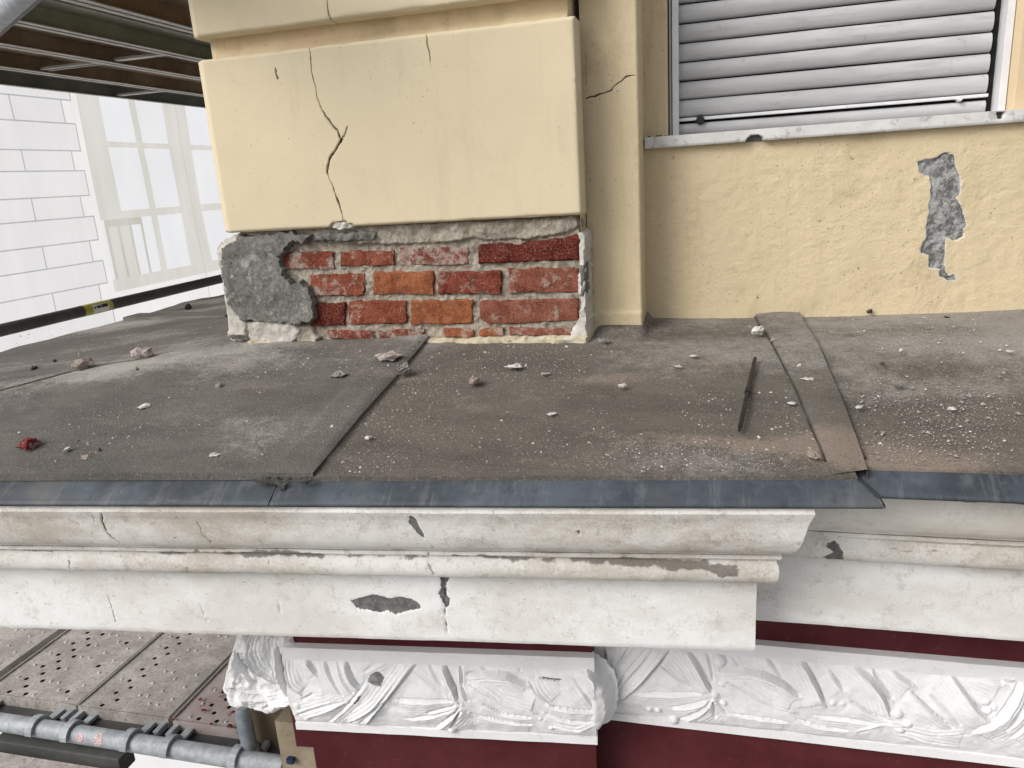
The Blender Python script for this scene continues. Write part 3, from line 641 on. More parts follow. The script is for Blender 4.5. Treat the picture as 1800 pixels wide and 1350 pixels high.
# raised lap across the far left sheet, and the open hip seam
def seamline(pts, r, mat, name='seam', lift=0.001):
    V = []; 
    for i in range(len(pts)-1):
        for k in range(12):
            t = k/12; x = pts[i][0]+(pts[i+1][0]-pts[i][0])*t; y = pts[i][1]+(pts[i+1][1]-pts[i][1])*t
            V.append((x, y, float(zroof(x, y))+lift))
    return tube(name, V, r, mat, roof, 8)
def on_roof(px, py):
    d = ray(px, py); t0, t1 = 0.5, 4.0
    ts = np.linspace(t0, t1, 1500); Pn = np.multiply.outer(ts, d); f = Pn[:, 2]-zroof(Pn[:, 0], Pn[:, 1])
    i = np.argmax(f < 0.004); return Pn[i]
a = [on_roof(x, y)[:2] for x, y in ((0, 690), (60, 674), (130, 655), (200, 641), (255, 633))]
seamline(a, 0.0035, M['roof_grey'], lift=0.006)
a = [on_roof(x, y)[:2] for x, y in ((218, 566), (300, 563), (396, 559))]
S_ = np.array(a); V = []; F = []
for i, (x, y) in enumerate(S_):
    z = float(zroof(x, y))+0.007; V += [(x, y-0.004, z), (x, y, z+0.014-0.005*i), (x-0.01, y+0.09, z+0.012-0.005*i)]
for i in range(2): F += [(3*i, 3*i+3, 3*i+4, 3*i+1), (3*i+1, 3*i+4, 3*i+5, 3*i+2)]
mesh('raised_lap', V, F, M['roof_grey'], roof)['label'] = 'lifted edge of an old lead lap at the back'

# zinc drip edge
def drip(name, xa, xb, ext_r=0.0, gY=None, drop=0.027, out=0.035, seed=0, xr_top=None):
    s = lin(0, 1, 0.006/abs(xb-xa)); t = np.linspace(0, 1, 9)
    Sg, Tg = np.meshgrid(s, t, indexing='ij')
    X = xa+(xb-xa)*Sg+ext_r*Tg*Sg; base = (gutY(X) if gY is None else gY+0*X)
    prof_o = -0.006+(out+0.006)*Tg; prof_z = -0.4045-(drop-0.004)*Tg**1.25
    w = fbm(X, Tg, 6, 300+seed, 3)*0.0022+fbm(X, Tg*0, 22, 310+seed, 2)*0.0012
    nx, ny = (KROT/math.hypot(1, KROT), -1/math.hypot(1, KROT)) if gY is None else (0, -1)
    P = np.stack([X+nx*0, base-(prof_o+w*Tg), prof_z+w*0.5*Tg], -1)
    hem = P[:, -1:].copy(); hem2 = hem.copy(); hem[..., 2] -= 0.004; hem2[..., 2] -= 0.004; hem2[..., 1] += 0.02
    back = P[:, :1].copy(); back[..., 1] += 0.018; back[..., 2] = zroof(back[..., 0], back[..., 1])-0.002
    return surf(name, np.concatenate([P, hem, hem2], 1), M['zinc'], roof, flip=True)
xj = on_roof(492, 832)[0]
drip('drip_edge', -1.99, xj-0.0006, seed=1); drip('drip_edge', xj+0.0006, 0.188, 0.030, seed=2)
drip('drip_edge', 0.196, 1.6, gY=1.02, seed=3)
mesh('drip_corner', [(0.1885, 0.986, -0.404), (0.1885, 1.05, -0.403), (0.2195, 1.03, -0.427), (0.2195, 0.9495, -0.4255), (0.2195, 0.9495, -0.4315), (0.2195, 1.03, -0.4315)], [(0, 3, 2, 1), (3, 4, 5, 2)], M['zinc'], roof)
# torn tar at the joint in the drip edge and at the eaves corner
FD = fl(0.893)
island('torn_tar', FD, FD.pts([(444,842),(470,846),(486,842),(496,848),(503,846),(512,843),(545,845),(538,852),(514,851),(504,858),(502,872),(498,884),(493,884),(490,866),(486,852),(468,852),(455,850)]), -0.0005, M['tar'], roof, step=0.0015, rim=0.002, rough=0.0015, seed=411, base=-0.005, jag=0.007)

# ------------------------------------------------------------------ cornice
XC = 0.073                                          # right end of the projecting part (fascia)
QF = 0.955
# profile: (projection from the fascia, z)
crown_p = [(0.02,-0.422),(0.050,-0.424),(0.0665,-0.430),(0.072,-0.4315),(0.0755,-0.442),(0.0735,-0.447),(0.0695,-0.456),(0.0665,-0.466),(0.064,-0.477),(0.0615,-0.487),(0.058,-0.497),(0.053,-0.506),(0.0465,-0.513),(0.040,-0.5165),(0.034,-0.518),(0.0335,-0.522),(0.02,-0.523)]
bead_p = [(0.0,-0.5232),(0.0335,-0.5235),(0.0345,-0.5285),(0.0325,-0.5310),(0.0270,-0.5325),(0.0275,-0.5360),(0.0300,-0.541),(0.0316,-0.548),(0.0316,-0.556),(0.0300,-0.563),(0.0260,-0.570),(0.018,-0.575),(0.0,-0.5773)]
fas_p = [(-0.20,-0.5776),(-0.002,-0.5776),(0.0,-0.580),(0.0,-0.600),(0.0,-0.62),(0.0,-0.64),(0.0,-0.66),(0.0,-0.68),(0.0,-0.694),(-0.002,-0.700),(-0.008,-0.703),(-0.30,-0.703)]
def dens(P, step):
    P = np.array(P); out = [P[0]]
    for a, b in zip(P[:-1], P[1:]):
        n = max(1, min(16, int(np.hypot(*(b-a))/step)))
        for k in range(1, n+1): out.append(a+(b-a)*k/n)
    return np.array(out)
def L(fr_, l): return [fr_.uv(*p) for p in l]
def sweep(name, prof, mat, parent, left=True, seed=0, amp=0.0012, step=0.004, marks=None, fine=()):
    pr_ = dens(prof, 0.0028); p = pr_[:, 0]; z = pr_[:, 1]
    if left:
        c = math.hypot(1, KROT); X0 = -1.95
        us_ = lin(0, 1, step/2.02); nr = 12
        for a_, b_ in fine: us_ = np.concatenate([us_, (lin(a_, b_, 0.0011)-X0)/(XC+0.04-X0)])
        us_ = np.unique(us_)
        Xc = XC+np.minimum(p, 0.2)*0.86                        # corner X for each profile row
        X = X0+np.multiply.outer(us_, Xc-X0)
        Y = (QF+KROT*(X+0.556))-p[None, :]*c
        # return: runs back along +Y from the corner
        Yc = Y[-1]; tr = np.linspace(0, 1, nr+1)[1:]
        Xr = np.tile(Xc, (nr, 1)); Yr = Yc[None, :]+np.multiply.outer(tr, 1.17-Yc)
        Xn = np.concatenate([X, Xr], 0); Yn = np.concatenate([Y, Yr], 0); ret = np.concatenate([np.zeros(len(us_)), np.ones(nr)])[:, None]
    else:
        us_ = lin(-0.12, 1.6, step); Xn = np.tile(us_[:, None], (1, len(p))); Yn = 1.10-np.tile(p, (len(us_), 1)); ret = np.zeros((len(us_), 1))
    Zn = np.tile(z, (Xn.shape[0], 1))
    n = fbm(Xn, Zn, 14, seed, 4)*amp+fbm(Xn, Zn, 60, seed+7, 3)*amp*0.5
    at = {}
    dep = np.zeros_like(Xn)
    for k, f in (marks or {}).items():
        a = f(Xn, Zn); a = np.where(ret > 0, -1, a); at[k] = a
        if k == 'dmg': dep += 0.0016*sstep(0, 0.002, a)
        if k == 'crk': dep += 0.002*sstep(-0.0004, 0.0005, a)
    Yn = Yn-(n-dep)*(1-ret); Xn = Xn+n*ret; Zn = Zn+fbm(Xn, Yn, 11, seed+3, 3)*0.0012
    o = surf(name, np.stack([Xn, Yn, Zn], -1), mat, parent, attrs=at, flip=True); o.data.set_sharp_from_angle(angle=math.radians(30)); return o
def xz(fr_, l): return [tuple(fr_.P(*fr_.uv(x, y), 0)[[0, 2]]) for x, y in l]     # pixel -> (X, z) on that plane
def ck(fr_, l, w0, w1=None, s=3): P = xz(fr_, l); return lambda u, v: crack_sd(u, v, P, w0, w1, s)
def pg(fr_, l): P = xz(fr_, l); return lambda u, v: poly_sd(u, v, P)
F1, F2, F3 = fl(0.892), fl(0.929), fl(QF)
cl = thing('cornice', 'projecting white cornice length with chipped dirty mouldings below the zinc edge', 'cornice', 'lengths of the moulded cornice')
sweep('crown_moulding', crown_p, M['crown'], cl, seed=501, fine=[(xz(F1, [(a, 930)])[0][0], xz(F1, [(b, 930)])[0][0]) for a, b in ((160,212),(340,372),(712,764),(1006,1026))], marks={
    'dmg': mx(pg(F1, [(722,899),(731,902),(736,908),(739,922),(745,936),(748,951),(741,946),(729,932),(719,917)]), pg(F1, [(1013,920),(1019,930),(1022,942),(1017,944),(1012,934)])),
    'crk': mx(ck(F1, [(187,897),(183,910),(184,925),(192,942),(204,958)], 0.0010, 0.0012, 5), ck(F1, [(348,911),(354,925),(355,938),(366,958)], 0.0005, 0.0010, 7), ck(F1, [(170,900),(170,918)], 0.0004, 0.0004, 9), ck(F1, [(747,950),(752,960),(757,970)], 0.0008, 0.001, 11)),
    'grime': lambda u, v: np.full(np.shape(u), -0.02)})
gr = mx(*[ck(F2, l, w*1.5+0.0006, w2*1.5+0.0006, s) for l, w, w2, s in (
    ([(350,966),(395,969),(440,972),(480,968),(520,970),(566,974)], 0.0030, 0.0045, 21), ([(0,962),(60,965),(130,967)], 0.001, 0.0015, 22),
    ([(180,968),(230,966),(300,969),(345,970)], 0.0008, 0.0022, 23), ([(590,974),(660,976),(700,979),(755,977)], 0.001, 0.0022, 24),
    ([(800,973),(850,975),(900,981),(972,982)], 0.002, 0.003, 25), ([(1010,982),(1080,983),(1150,984),(1220,992),(1285,1001)], 0.003, 0.006, 26))])
sweep('bead', bead_p, M['crown'], cl, seed=521, fine=[(xz(F2, [(a, 990)])[0][0], xz(F2, [(b, 990)])[0][0]) for a, b in ((744,774),(121,133),(327,339),(468,486))], marks={'grime': gr, 'crk': mx(ck(F2, [(757,968),(752,980),(756,992),(765,1008)], 0.0012, 0.0006, 31), ck(F2, [(127,975),(127,1001)], 0.0005, 0.0005, 32), ck(F2, [(333,974),(333,1003)], 0.0004, 0.0004, 33), ck(F2, [(475,975),(480,1003)], 0.0005, 0.0005, 34)),
      'dmg': pg(F2, [(753,965),(760,965),(760,973),(754,974)])})
sweep('fascia', fas_p, M['fascia'], cl, seed=541, amp=0.0009, step=0.003, fine=[(xz(F3, [(a, 1060)])[0][0], xz(F3, [(b, 1060)])[0][0]) for a, b in ((606,750),(760,800),(180,212),(345,376),(484,496))], marks={
    'dmg': mx(pg(F3, [(614,1055),(630,1051),(655,1044),(672,1047),(685,1051),(700,1048),(722,1051),(738,1061),(742,1071),(718,1074),(696,1081),(682,1074),(668,1077),(640,1072),(626,1070)]),
              pg(F3, [(767,1009),(791,1009),(790,1018),(785,1028),(787,1040),(785,1046),(792,1053),(790,1066),(783,1072),(776,1056),(769,1044),(774,1034),(774,1020)])),
    'crk': mx(ck(F3, [(779,1012),(780,1030),(781,1050),(783,1075),(781,1092),(785,1104),(788,1118)], 0.0022, 0.0008, 41), ck(F3, [(188,1045),(197,1070),(205,1100)], 0.0003, 0.0006, 43), ck(F3, [(352,1060),(362,1090),(371,1106)], 0.0003, 0.0009, 44), ck(F3, [(490,1010),(489,1040),(492,1080)], 0.0004, 0.0003, 45))})
cr_ = thing('cornice', 'set-back white cornice length at the right with a black hole in its moulding', 'cornice', 'lengths of the moulded cornice')
G1, G2, G3 = fr(1.037), fr(1.074), fr(1.10)
sweep('crown_moulding', [(0.02,-0.422)]+crown_p[1:], M['crown'], cr_, False, 561, marks={'grime': ck(G1, [(1600,868),(1660,871),(1800,880)], 0.003, 0.003, 51), 'crk': ck(G1, [(1460,905),(1462,925),(1466,935)], 0.0005, 0.0005, 52)})
S7 = lambda l: [(1200+x/3, 800+y/3) for x, y in l]
sweep('bead', bead_p, M['crown'], cr_, False, 571, marks={'dmg': pg(G2, S7([(745,460),(800,443),(830,468),(850,520),(855,557),(765,557),(722,535),(775,512),(790,500),(750,478)])), 'grime': ck(G2, S7([(1030,500),(1090,485),(1160,490),(1230,498),(1330,492),(1400,508)]), 0.0015, 0.002, 53)})
M['hole'] = m_white('cornice_hole_paint', (0.8, 0.8, 0.79), (0.68, 0.66, 0.61), 0.55, (0.03, 0.03, 0.035), (0.05, 0.05, 0.055))
cr_.children[-1].data.materials[0] = m_white('bead_white_paint', (0.74, 0.725, 0.69), (0.56, 0.51, 0.43), 0.6, (0.02, 0.02, 0.026), (0.035, 0.035, 0.04))
sweep('fascia', fas_p, M['fascia'], cr_, False, 581, amp=0.0009, step=0.005, marks={'crk': ck(G3, [(1742,1117),(1756,1126)], 0.0006, 0.0004, 55)})

# ------------------------------------------------------------------ dark red wall behind the frieze
QW, QZ = 1.133, 1.120
rl = thing('red_wall', 'dark red painted pier front below the left frieze panel', 'wall')
FRW = fl(QW); u0 = FRW.uv(516, 1280)[0]; u1 = FRW.uv(1047, 1300)[0]; zst = FRW.uv(540, 1313)[1]; u2 = FRW.uv(554, 1335)[0]
def lbox(name, fr_, ua, ub, z0, z1, depth, mat, parent):
    c = [fr_.P(u, v, h) for u, v, h in ((ua,z0,0),(ub,z0,0),(ub,z1,0),(ua,z1,0),(ua,z0,-depth),(ub,z0,-depth),(ub,z1,-depth),(ua,z1,-depth))]
    return mesh(name, c, [(0,1,2,3),(1,5,6,2),(0,3,7,4),(3,2,6,7),(0,4,5,1)], mat, parent)
lbox('painted_face', FRW, u2, u1, -2.2, zst, 0.3, M['red'], rl)
lbox('painted_face', FRW, u0, u1, zst, -0.704, 0.3, M['red'], rl)
rr_ = boxes('red_wall', [(-0.22, 1.6, 1.233, 1.40, -2.4, -0.704)], M['red']); tag(rr_, 'recessed dark red painted wall below the right frieze', 'wall')

# ------------------------------------------------------------------ plaster friezes with leaves and ribbons
def curve(p0, pm, p1, n=14):
    t = np.linspace(0, 1, n)[:, None]; p0, pm, p1 = (np.array(q, float) for q in (p0, pm, p1))
    c = 2*pm-0.5*(p0+p1); return (1-t)**2*p0+2*t*(1-t)*c+t*t*p1
def near(u, v, C):
    best = np.full(u.shape, 1e9); bt = np.zeros(u.shape); sg = np.ones(u.shape); n = len(C)-1
    for i in range(n):
        d, t = seg(u, v, C[i], C[i+1]); m = d < best
        dx, dy = C[i+1]-C[i]; s = np.sign((u-C[i][0])*dy-(v-C[i][1])*dx)
        best = np.where(m, d, best); bt = np.where(m, (i+t)/n, bt); sg = np.where(m, s, sg)
    return best, bt, sg
def leaf(u, v, C, w, H, base=0.0, tip=0.55, rib=True):
    d, t, s = near(u, v, C)
    wt = w*np.sin(np.pi*np.clip(t, 0.02, 0.98)**tip)**0.75; x = d/np.maximum(wt, 1e-4)
    h = H*np.sqrt(np.clip(1-x**2.6, 0, 1))*(0.55+0.45*np.sin(np.pi*np.clip(t*0.9+0.05, 0, 1)))
    if rib: h = h-H*0.28*np.exp(-(x/0.13)**2)+H*0.06*np.sin(x*9+t*26)
    return np.where(x < 1, h+base, -1)
def band(u, v, C, w, H, base=0.0):
    d, t, s = near(u, v, C); x = d/w
    h = H*(0.72+0.28*np.cos(np.clip(x, 0, 1)*7.5))*sstep(1.0, 0.9, x)
    return np.where(x < 1, h+base, -1)
def berry(u, v, c, r, H):
    d = np.hypot(u-c[0], v-c[1])/r; return np.where(d < 1, H*np.sqrt(np.clip(1-d*d, 0, 1)), -1)
def ornament(els, fr_, h=0.02):
    out = []
    sc = 1.36/FPX
    for e in els:
        k = e[0]
        if k == 'L': out.append((k, curve(*[fr_.uv(*p, h) for p in e[1]]), e[2]*sc, e[3], e[4] if len(e) > 4 else 0.0))
        elif k == 'B': out.append((k, curve(*[fr_.uv(*p, h) for p in e[1]]), e[2]*sc, e[3], e[4] if len(e) > 4 else 0.0))
        elif k == 'O': out.append((k, fr_.uv(*e[1], h), e[2]*sc, e[3], 0))
    return out
def orn_h(u, v, O):
    H = np.zeros_like(u)
    for k, C, w, hh, b in O:                            # later pieces overlap earlier ones
        if k == 'O':
            e = berry(u, v, C, w, hh); x = np.hypot(u-C[0], v-C[1])/w
        else:
            d, t, s = near(u, v, C)
            if k == 'L':
                wt = np.maximum(w*np.sin(np.pi*np.clip(t, 0.03, 0.97)**0.6)**0.7, 0.0012); x = d/wt
                e = hh*(np.clip(1-x**3, 0, 1)**0.6*(0.62+0.30*s*np.clip(x, 0, 1))+0.10)*(0.6+0.4*np.sin(np.pi*np.clip(t*0.85+0.1, 0, 1)))
                e = e-hh*0.16*np.exp(-(x/0.12)**2)+hh*0.035*np.sin(s*x*8+t*22)
            else:
                wt = w; x = d/wt
                e = hh*(0.80+0.10*np.cos(np.clip(x, 0, 1)*9.5)-0.25*np.clip(x-0.8, 0, 1)*5*0.2)
        ins = x < 1
        H = np.where(ins, 0.40*H+e+b, np.where(x < 1.16, H*0.7-0.0018, H))
    return H
# creases of the foliage: (points, depth 0..1, side that stands proud: +1 right of the direction of travel, -1 left, 0 both)
left_cr = [([(513,1153),(536,1169),(553,1189)],1,1),([(484,1149),(493,1184),(507,1209),(524,1222)],1,-1),([(600,1164),(609,1182),(620,1198),(631,1211)],1,1),([(589,1173),(602,1200),(618,1222)],.5,1),
 ([(738,1166),(716,1189),(684,1227),(658,1260),(645,1278)],1,1),([(678,1233),(651,1253),(614,1277)],.9,1),([(691,1164),(660,1176),(638,1187)],.5,-1),([(640,1204),(618,1233),(576,1277)],.6,-1),([(700,1200),(660,1245),(630,1276)],.5,1),
 ([(540,1271),(576,1253),(607,1240)],.9,-1),([(520,1262),(560,1244),(600,1236)],.5,-1),([(530,1232),(548,1222)],.7,0),([(560,1160),(575,1190),(600,1226)],.4,1),
 ([(771,1165),(784,1187),(798,1211),(804,1231)],1,1),([(804,1167),(809,1189),(811,1209)],1,0),([(718,1185),(749,1202),(782,1224)],.6,-1),([(700,1234),(744,1233),(793,1233)],.6,1),([(751,1256),(778,1249),(798,1242)],.7,1),([(715,1270),(760,1262),(798,1246)],.5,1),
 ([(758,1295),(784,1269),(807,1247)],1,1),([(790,1288),(800,1266),(808,1250)],1,0),([(740,1165),(765,1195),(795,1225)],.4,1),
 ([(820,1192),(851,1188),(889,1191),(925,1208)],1,1),([(836,1169),(844,1182),(858,1187)],1,0),([(827,1209),(856,1222),(878,1238),(900,1244),(933,1254)],1.1,-1),([(811,1213),(822,1233)],1,0),([(898,1170),(913,1187)],.7,0),([(840,1262),(880,1272),(930,1280)],.5,1),([(850,1240),(880,1258),(930,1266)],.4,1),
 ([(930,1205),(942,1220),(962,1238)],.8,-1),([(1000,1162),(1027,1180),(1051,1202),(1070,1231)],1.2,1),([(967,1242),(1000,1247),(1050,1256)],.5,1),([(973,1287),(1015,1293),(1046,1282)],.7,-1),([(949,1199),(984,1201)],1,0),([(960,1256),(1000,1270),(1040,1274)],.4,1),([(1010,1200),(1030,1225),(1048,1250)],.35,1)]
right_cr = [([(1060,1149),(1067,1187),(1077,1225)],1.1,-1),([(1111,1142),(1098,1158),(1084,1174)],1.1,0),([(1138,1147),(1107,1178),(1078,1213)],.5,-1),([(1175,1153),(1158,1171),(1124,1207),(1082,1246)],1,1),([(1150,1150),(1120,1180),(1088,1215)],.5,1),([(1158,1171),(1182,1191),(1213,1211)],.7,-1),
 ([(1205,1147),(1227,1173),(1240,1196),(1251,1218)],1.1,1),([(1242,1149),(1249,1173),(1254,1200)],.8,0),([(1122,1222),(1173,1224),(1231,1223)],.6,1),([(1182,1251),(1218,1242),(1247,1233)],.8,1),([(1190,1278),(1229,1253),(1253,1231)],1,1),([(1253,1236),(1256,1264)],1.1,0),([(1225,1270),(1245,1250)],.6,0),
 ([(1267,1184),(1307,1183),(1347,1189),(1378,1202),(1406,1224)],1.1,1),([(1278,1158),(1291,1167),(1302,1180)],1,0),([(1280,1202),(1311,1218),(1349,1240),(1384,1252)],1.1,-1),([(1336,1149),(1355,1172),(1375,1195)],.4,1),([(1262,1236),(1276,1258),(1300,1262)],.6,0),([(1300,1262),(1340,1266),(1380,1275)],.4,1),
 ([(1393,1151),(1422,1180),(1440,1213),(1450,1236)],1.1,1),([(1412,1160),(1430,1164),(1440,1162)],.7,0),([(1462,1189),(1484,1216)],.6,1),([(1473,1162),(1507,1178),(1538,1202),(1556,1227),(1567,1260)],1.2,1),([(1533,1167),(1544,1196),(1569,1233)],.7,1),([(1538,1169),(1567,1182),(1607,1209)],1,1),
 ([(1607,1224),(1644,1258),(1676,1282)],.6,1),([(1640,1230),(1670,1256),(1690,1276)],.4,1),([(1667,1178),(1696,1216),(1718,1244),(1742,1269)],1.1,1),([(1696,1182),(1733,1196),(1766,1210)],.8,1),([(1800,1210),(1778,1240),(1756,1264),(1720,1289)],1.3,-1),([(1812,1226),(1790,1262),(1770,1286)],.8,-1),([(1830,1240),(1800,1280),(1780,1300)],.6,-1),
 ([(1498,1236),(1533,1258),(1564,1271)],.6,1),([(1511,1293),(1551,1280),(1591,1284)],.7,-1),([(1591,1304),(1633,1318),(1689,1327)],.6,-1),([(1440,1262),(1490,1266),(1540,1276)],.5,1),([(1590,1290),(1640,1300),(1700,1296)],.5,-1),([(1400,1268),(1440,1282),(1490,1290)],.4,1)]
left_b = [('O',(811,1240),9,.012),('O',(830,1216),7,.010),('O',(824,1254),7,.009),('O',(520,1244),10,.010),('O',(962,1240),6,.010),('O',(950,1266),6,.010),('O',(958,1168),10,.008),('O',(792,1291),9,.012),('O',(968,1285),6,.010)]
right_b = [('O',(1256,1224),9,.012),('O',(1270,1206),7,.010),('O',(1272,1240),7,.009),('O',(1464,1236),10,.012),('O',(1482,1238),9,.011),('O',(1578,1258),11,.012),('O',(1596,1276),10,.012),('O',(1584,1288),9,.010),('O',(1736,1238),8,.010),('O',(1748,1248),8,.010),('O',(1738,1254),7,.009),('O',(1780,1200),11,.010),('O',(1412,1275),6,.008),('O',(1424,1279),6,.008),('O',(1140,1254),6,.008),('O',(1156,1256),6,.008),('O',(1184,1276),9,.012),('O',(1266,1170),11,.010)]
def crease_h(u, v, L_, fr_, h=0.02):
    H = np.zeros_like(u); G = np.zeros_like(u)
    for pts, a, side in L_:
        C = np.array([fr_.uv(*p, h) for p in pts]); n = 10
        if len(C) == 2: C = np.array([C[0], (C[0]+C[1])/2, C[1]])
        t_ = np.linspace(0, len(C)-1, n); i_ = np.clip(t_.astype(int), 0, len(C)-2)[:, None]; f_ = t_[:, None]-i_
        C = C[i_[:, 0]]*(1-f_)+C[i_[:, 0]+1]*f_
        d, t, s = near(u, v, C); am = a*np.sin(np.pi*np.clip(t*0.86+0.07, 0, 1))**0.6
        end = np.where((t <= 0) | (t >= 1), np.exp(-(d/0.004)**2), 1.0)
        G = np.maximum(G, am*np.exp(-(d/0.0024)**2)*end)
        if side: lip = np.where(s*side > 0, np.exp(-d/0.020), 0.10*np.exp(-d/0.010))
        else: lip = 0.45*np.exp(-d/0.010)
        fade = np.where((t <= 0) | (t >= 1), np.exp(-(d/0.012)**2), 1.0)
        H = np.maximum(H, am*lip*fade*0.0115*(1+0.13*np.cos(d/0.0011+t*3.0)))
    return H*1.2-G*0.0125
def frieze(parent, fw, fz, ua, ub, zt, zbm, els, seed, keep_left=None, dmg=None):
    O = ornament(els[1], fz)
    zf0 = zt-0.026; zf1 = zbm+0.016                    # torus field between the fillets
    def hf(u, v):
        t = np.clip((v-zf1)/(zf0-zf1), 0, 1); bul = 0.016*np.sin(np.pi*t)**0.7
        ed = sstep(zf1-0.006, zf1+0.010, v)*sstep(zf0+0.006, zf0-0.006, v)
        h = bul+(crease_h(u, v, els[0], fz)+fbm(u, v, 13, seed+11, 3)*0.006+fbm(u*0.6+v*0.8, (v-u)*0.35, 70, seed+21, 3)*0.0016)*ed
        h = np.maximum(h, bul*0.6+orn_h(u, v, O))
        return h+fbm(u, v, 25, seed, 4)*0.0016+fbm(u, v, 110, seed+3, 3)*0.0006
    relief('leaf_relief', fz, lin(ua, ub, 0.0016), lin(zf1-0.012, zf0+0.004, 0.0016), hf, M['frieze'], parent, depth=0.03, attrf={'dmg': dmg} if dmg else None)
    relief('upper_fillet', fz, lin(ua-0.001, ub+0.001, 0.006), lin(zf0, zt, 0.003), lambda u, v: 0.004+fbm(u, v, 14, seed+5, 4)*0.0012, M['frieze'], parent, depth=0.016)
    relief('lower_fillet', fz, lin(ua-0.001, ub+0.001, 0.006), lin(zbm, zf1, 0.003), lambda u, v: 0.004+fbm(u, v, 14, seed+6, 4)*0.0012, M['frieze'], parent, depth=0.016)
fzl = thing('frieze', 'white plaster leaf and ribbon frieze on the projecting left part', 'frieze', 'lengths of the leaf frieze')
FZ = fl(QZ); ztl = FRW.uv(780, 1138)[1]; zbl = FZ.uv(800, 1294)[1]
ual = FZ.uv(510, 1200)[0]; ubl = FZ.uv(1046, 1220)[0]
frieze(fzl, FRW, FZ, ual, ubl, ztl, zbl, (left_cr, left_b), 601, dmg=mx(pol(fl(1.10), [(645,1190),(660,1185),(672,1196),(668,1210),(652,1208),(642,1202)]), pol(fl(1.10), [(618,1236),(630,1220),(635,1222),(624,1240)]), pol(fl(1.10), [(950,1195),(985,1197),(985,1203),(950,1202)])))
fzr = thing('frieze', 'white plaster leaf and ribbon frieze on the recessed right part', 'frieze', 'lengths of the leaf frieze')
FZ2 = fr(1.22); FRW2 = fr(1.233); ztr = FRW2.uv(1565, 1144)[1]; zbr = FZ2.uv(1435, 1305)[1]
frieze(fzr, FRW2, FZ2, -0.20, 1.25, ztr, zbr, (right_cr, right_b), 651)
# bulging leaf that turns the right corner of the projecting panel
FE = fl(1.118); island('corner_leaf', FE, FE.pts([(1028,1168),(1050,1182),(1066,1205),(1074,1232),(1070,1262),(1058,1282),(1040,1288),(1025,1260),(1020,1210)]), 0.004, M['frieze'], fzl, rim=0.020, rough=0.004, nsc=30, seed=661, dome=0.020, base=-0.03)
# broken corner ornament on the left
orn = thing('corner_ornament', 'broken white plaster leaf ornament at the left end of the frieze, above the scaffold deck', 'ornament')
FO = fl(1.122)
o_cr = [([(422,1128),(426,1155),(440,1185),(470,1212)],1.2,-1),([(478,1150),(488,1190),(500,1231)],1.1,1),([(455,1130),(462,1165),(480,1205)],.6,-1),([(400,1150),(408,1180),(430,1210)],.6,1),([(455,1258),(490,1250),(525,1240)],1,-1),([(385,1228),(430,1240),(480,1246)],.6,1),([(520,1210),(512,1230)],.8,0)]
OP = FO.pts([(404,1118),(420,1112),(520,1112),(530,1150),(545,1200),(562,1238),(540,1258),(522,1266),(500,1260),(470,1272),(440,1262),(400,1250),(374,1222),(372,1208),(388,1196),(380,1178),(394,1158),(396,1138)])
A = np.array(OP); a0 = A.min(0)-0.015; a1 = A.max(0)+0.015
def osd(u, v): return poly_sd(u, v, OP)+fbm(u, v, 50, 671, 4)*0.008
def ohf(u, v):
    s = osd(u, v); e = np.sqrt(np.clip(s/0.020, 0, 1)); pits = np.clip(fbm(u, v, 38, 677, 4)-0.25, 0, 1)*0.03
    pit = sum(np.exp(-((u-c[0])/0.007)**2-((v-c[1])/0.010)**2) for c in FO.pts([(388,1200), (424,1200), (444,1206), (410,1222)]))
    return -0.075+0.075*e+(crease_h(u, v, o_cr, FO)*1.6+fbm(u, v, 14, 679, 3)*0.012-0.012*pit)*e+fbm(u, v, 40, 681, 5)*0.008-pits*(u < FO.uv(470, 1200)[0])
relief('leaf_mass', FO, lin(a0[0], a1[0], 0.0018), lin(a0[1], a1[1], 0.0018), ohf, M['frieze'], orn, keepf=lambda u, v: osd(u, v) > -0.001)
lbox('backing', FO, FO.uv(420, 1200)[0], FO.uv(520, 1200)[0], FO.uv(470, 1250)[1], FO.uv(470, 1130)[1], 0.12, M['gypsum'], orn).location = FO.N*-0.05
# tan wall below the ornament, dark brown panel beside it
tw = boxes('lower_wall', [(float(atY(492, 1320, 1.26)[0]), -0.66, 1.26, 1.6, -2.4, float(atY(520, 1272, 1.26)[2]))], M['tan']); tag(tw, 'rough tan wall left of the dark red wall, under the broken ornament', 'wall')

wb = boxes('dark_panel', [(float(atY(440, 1330, 1.46)[0]), float(atY(505, 1330, 1.46)[0]), 1.46, 1.485, -2.4, float(atY(470, 1255, 1.46)[2]))], M['panel_brown']); tag(wb, 'dark brown panel between the upright tube and the tan wall', 'board')
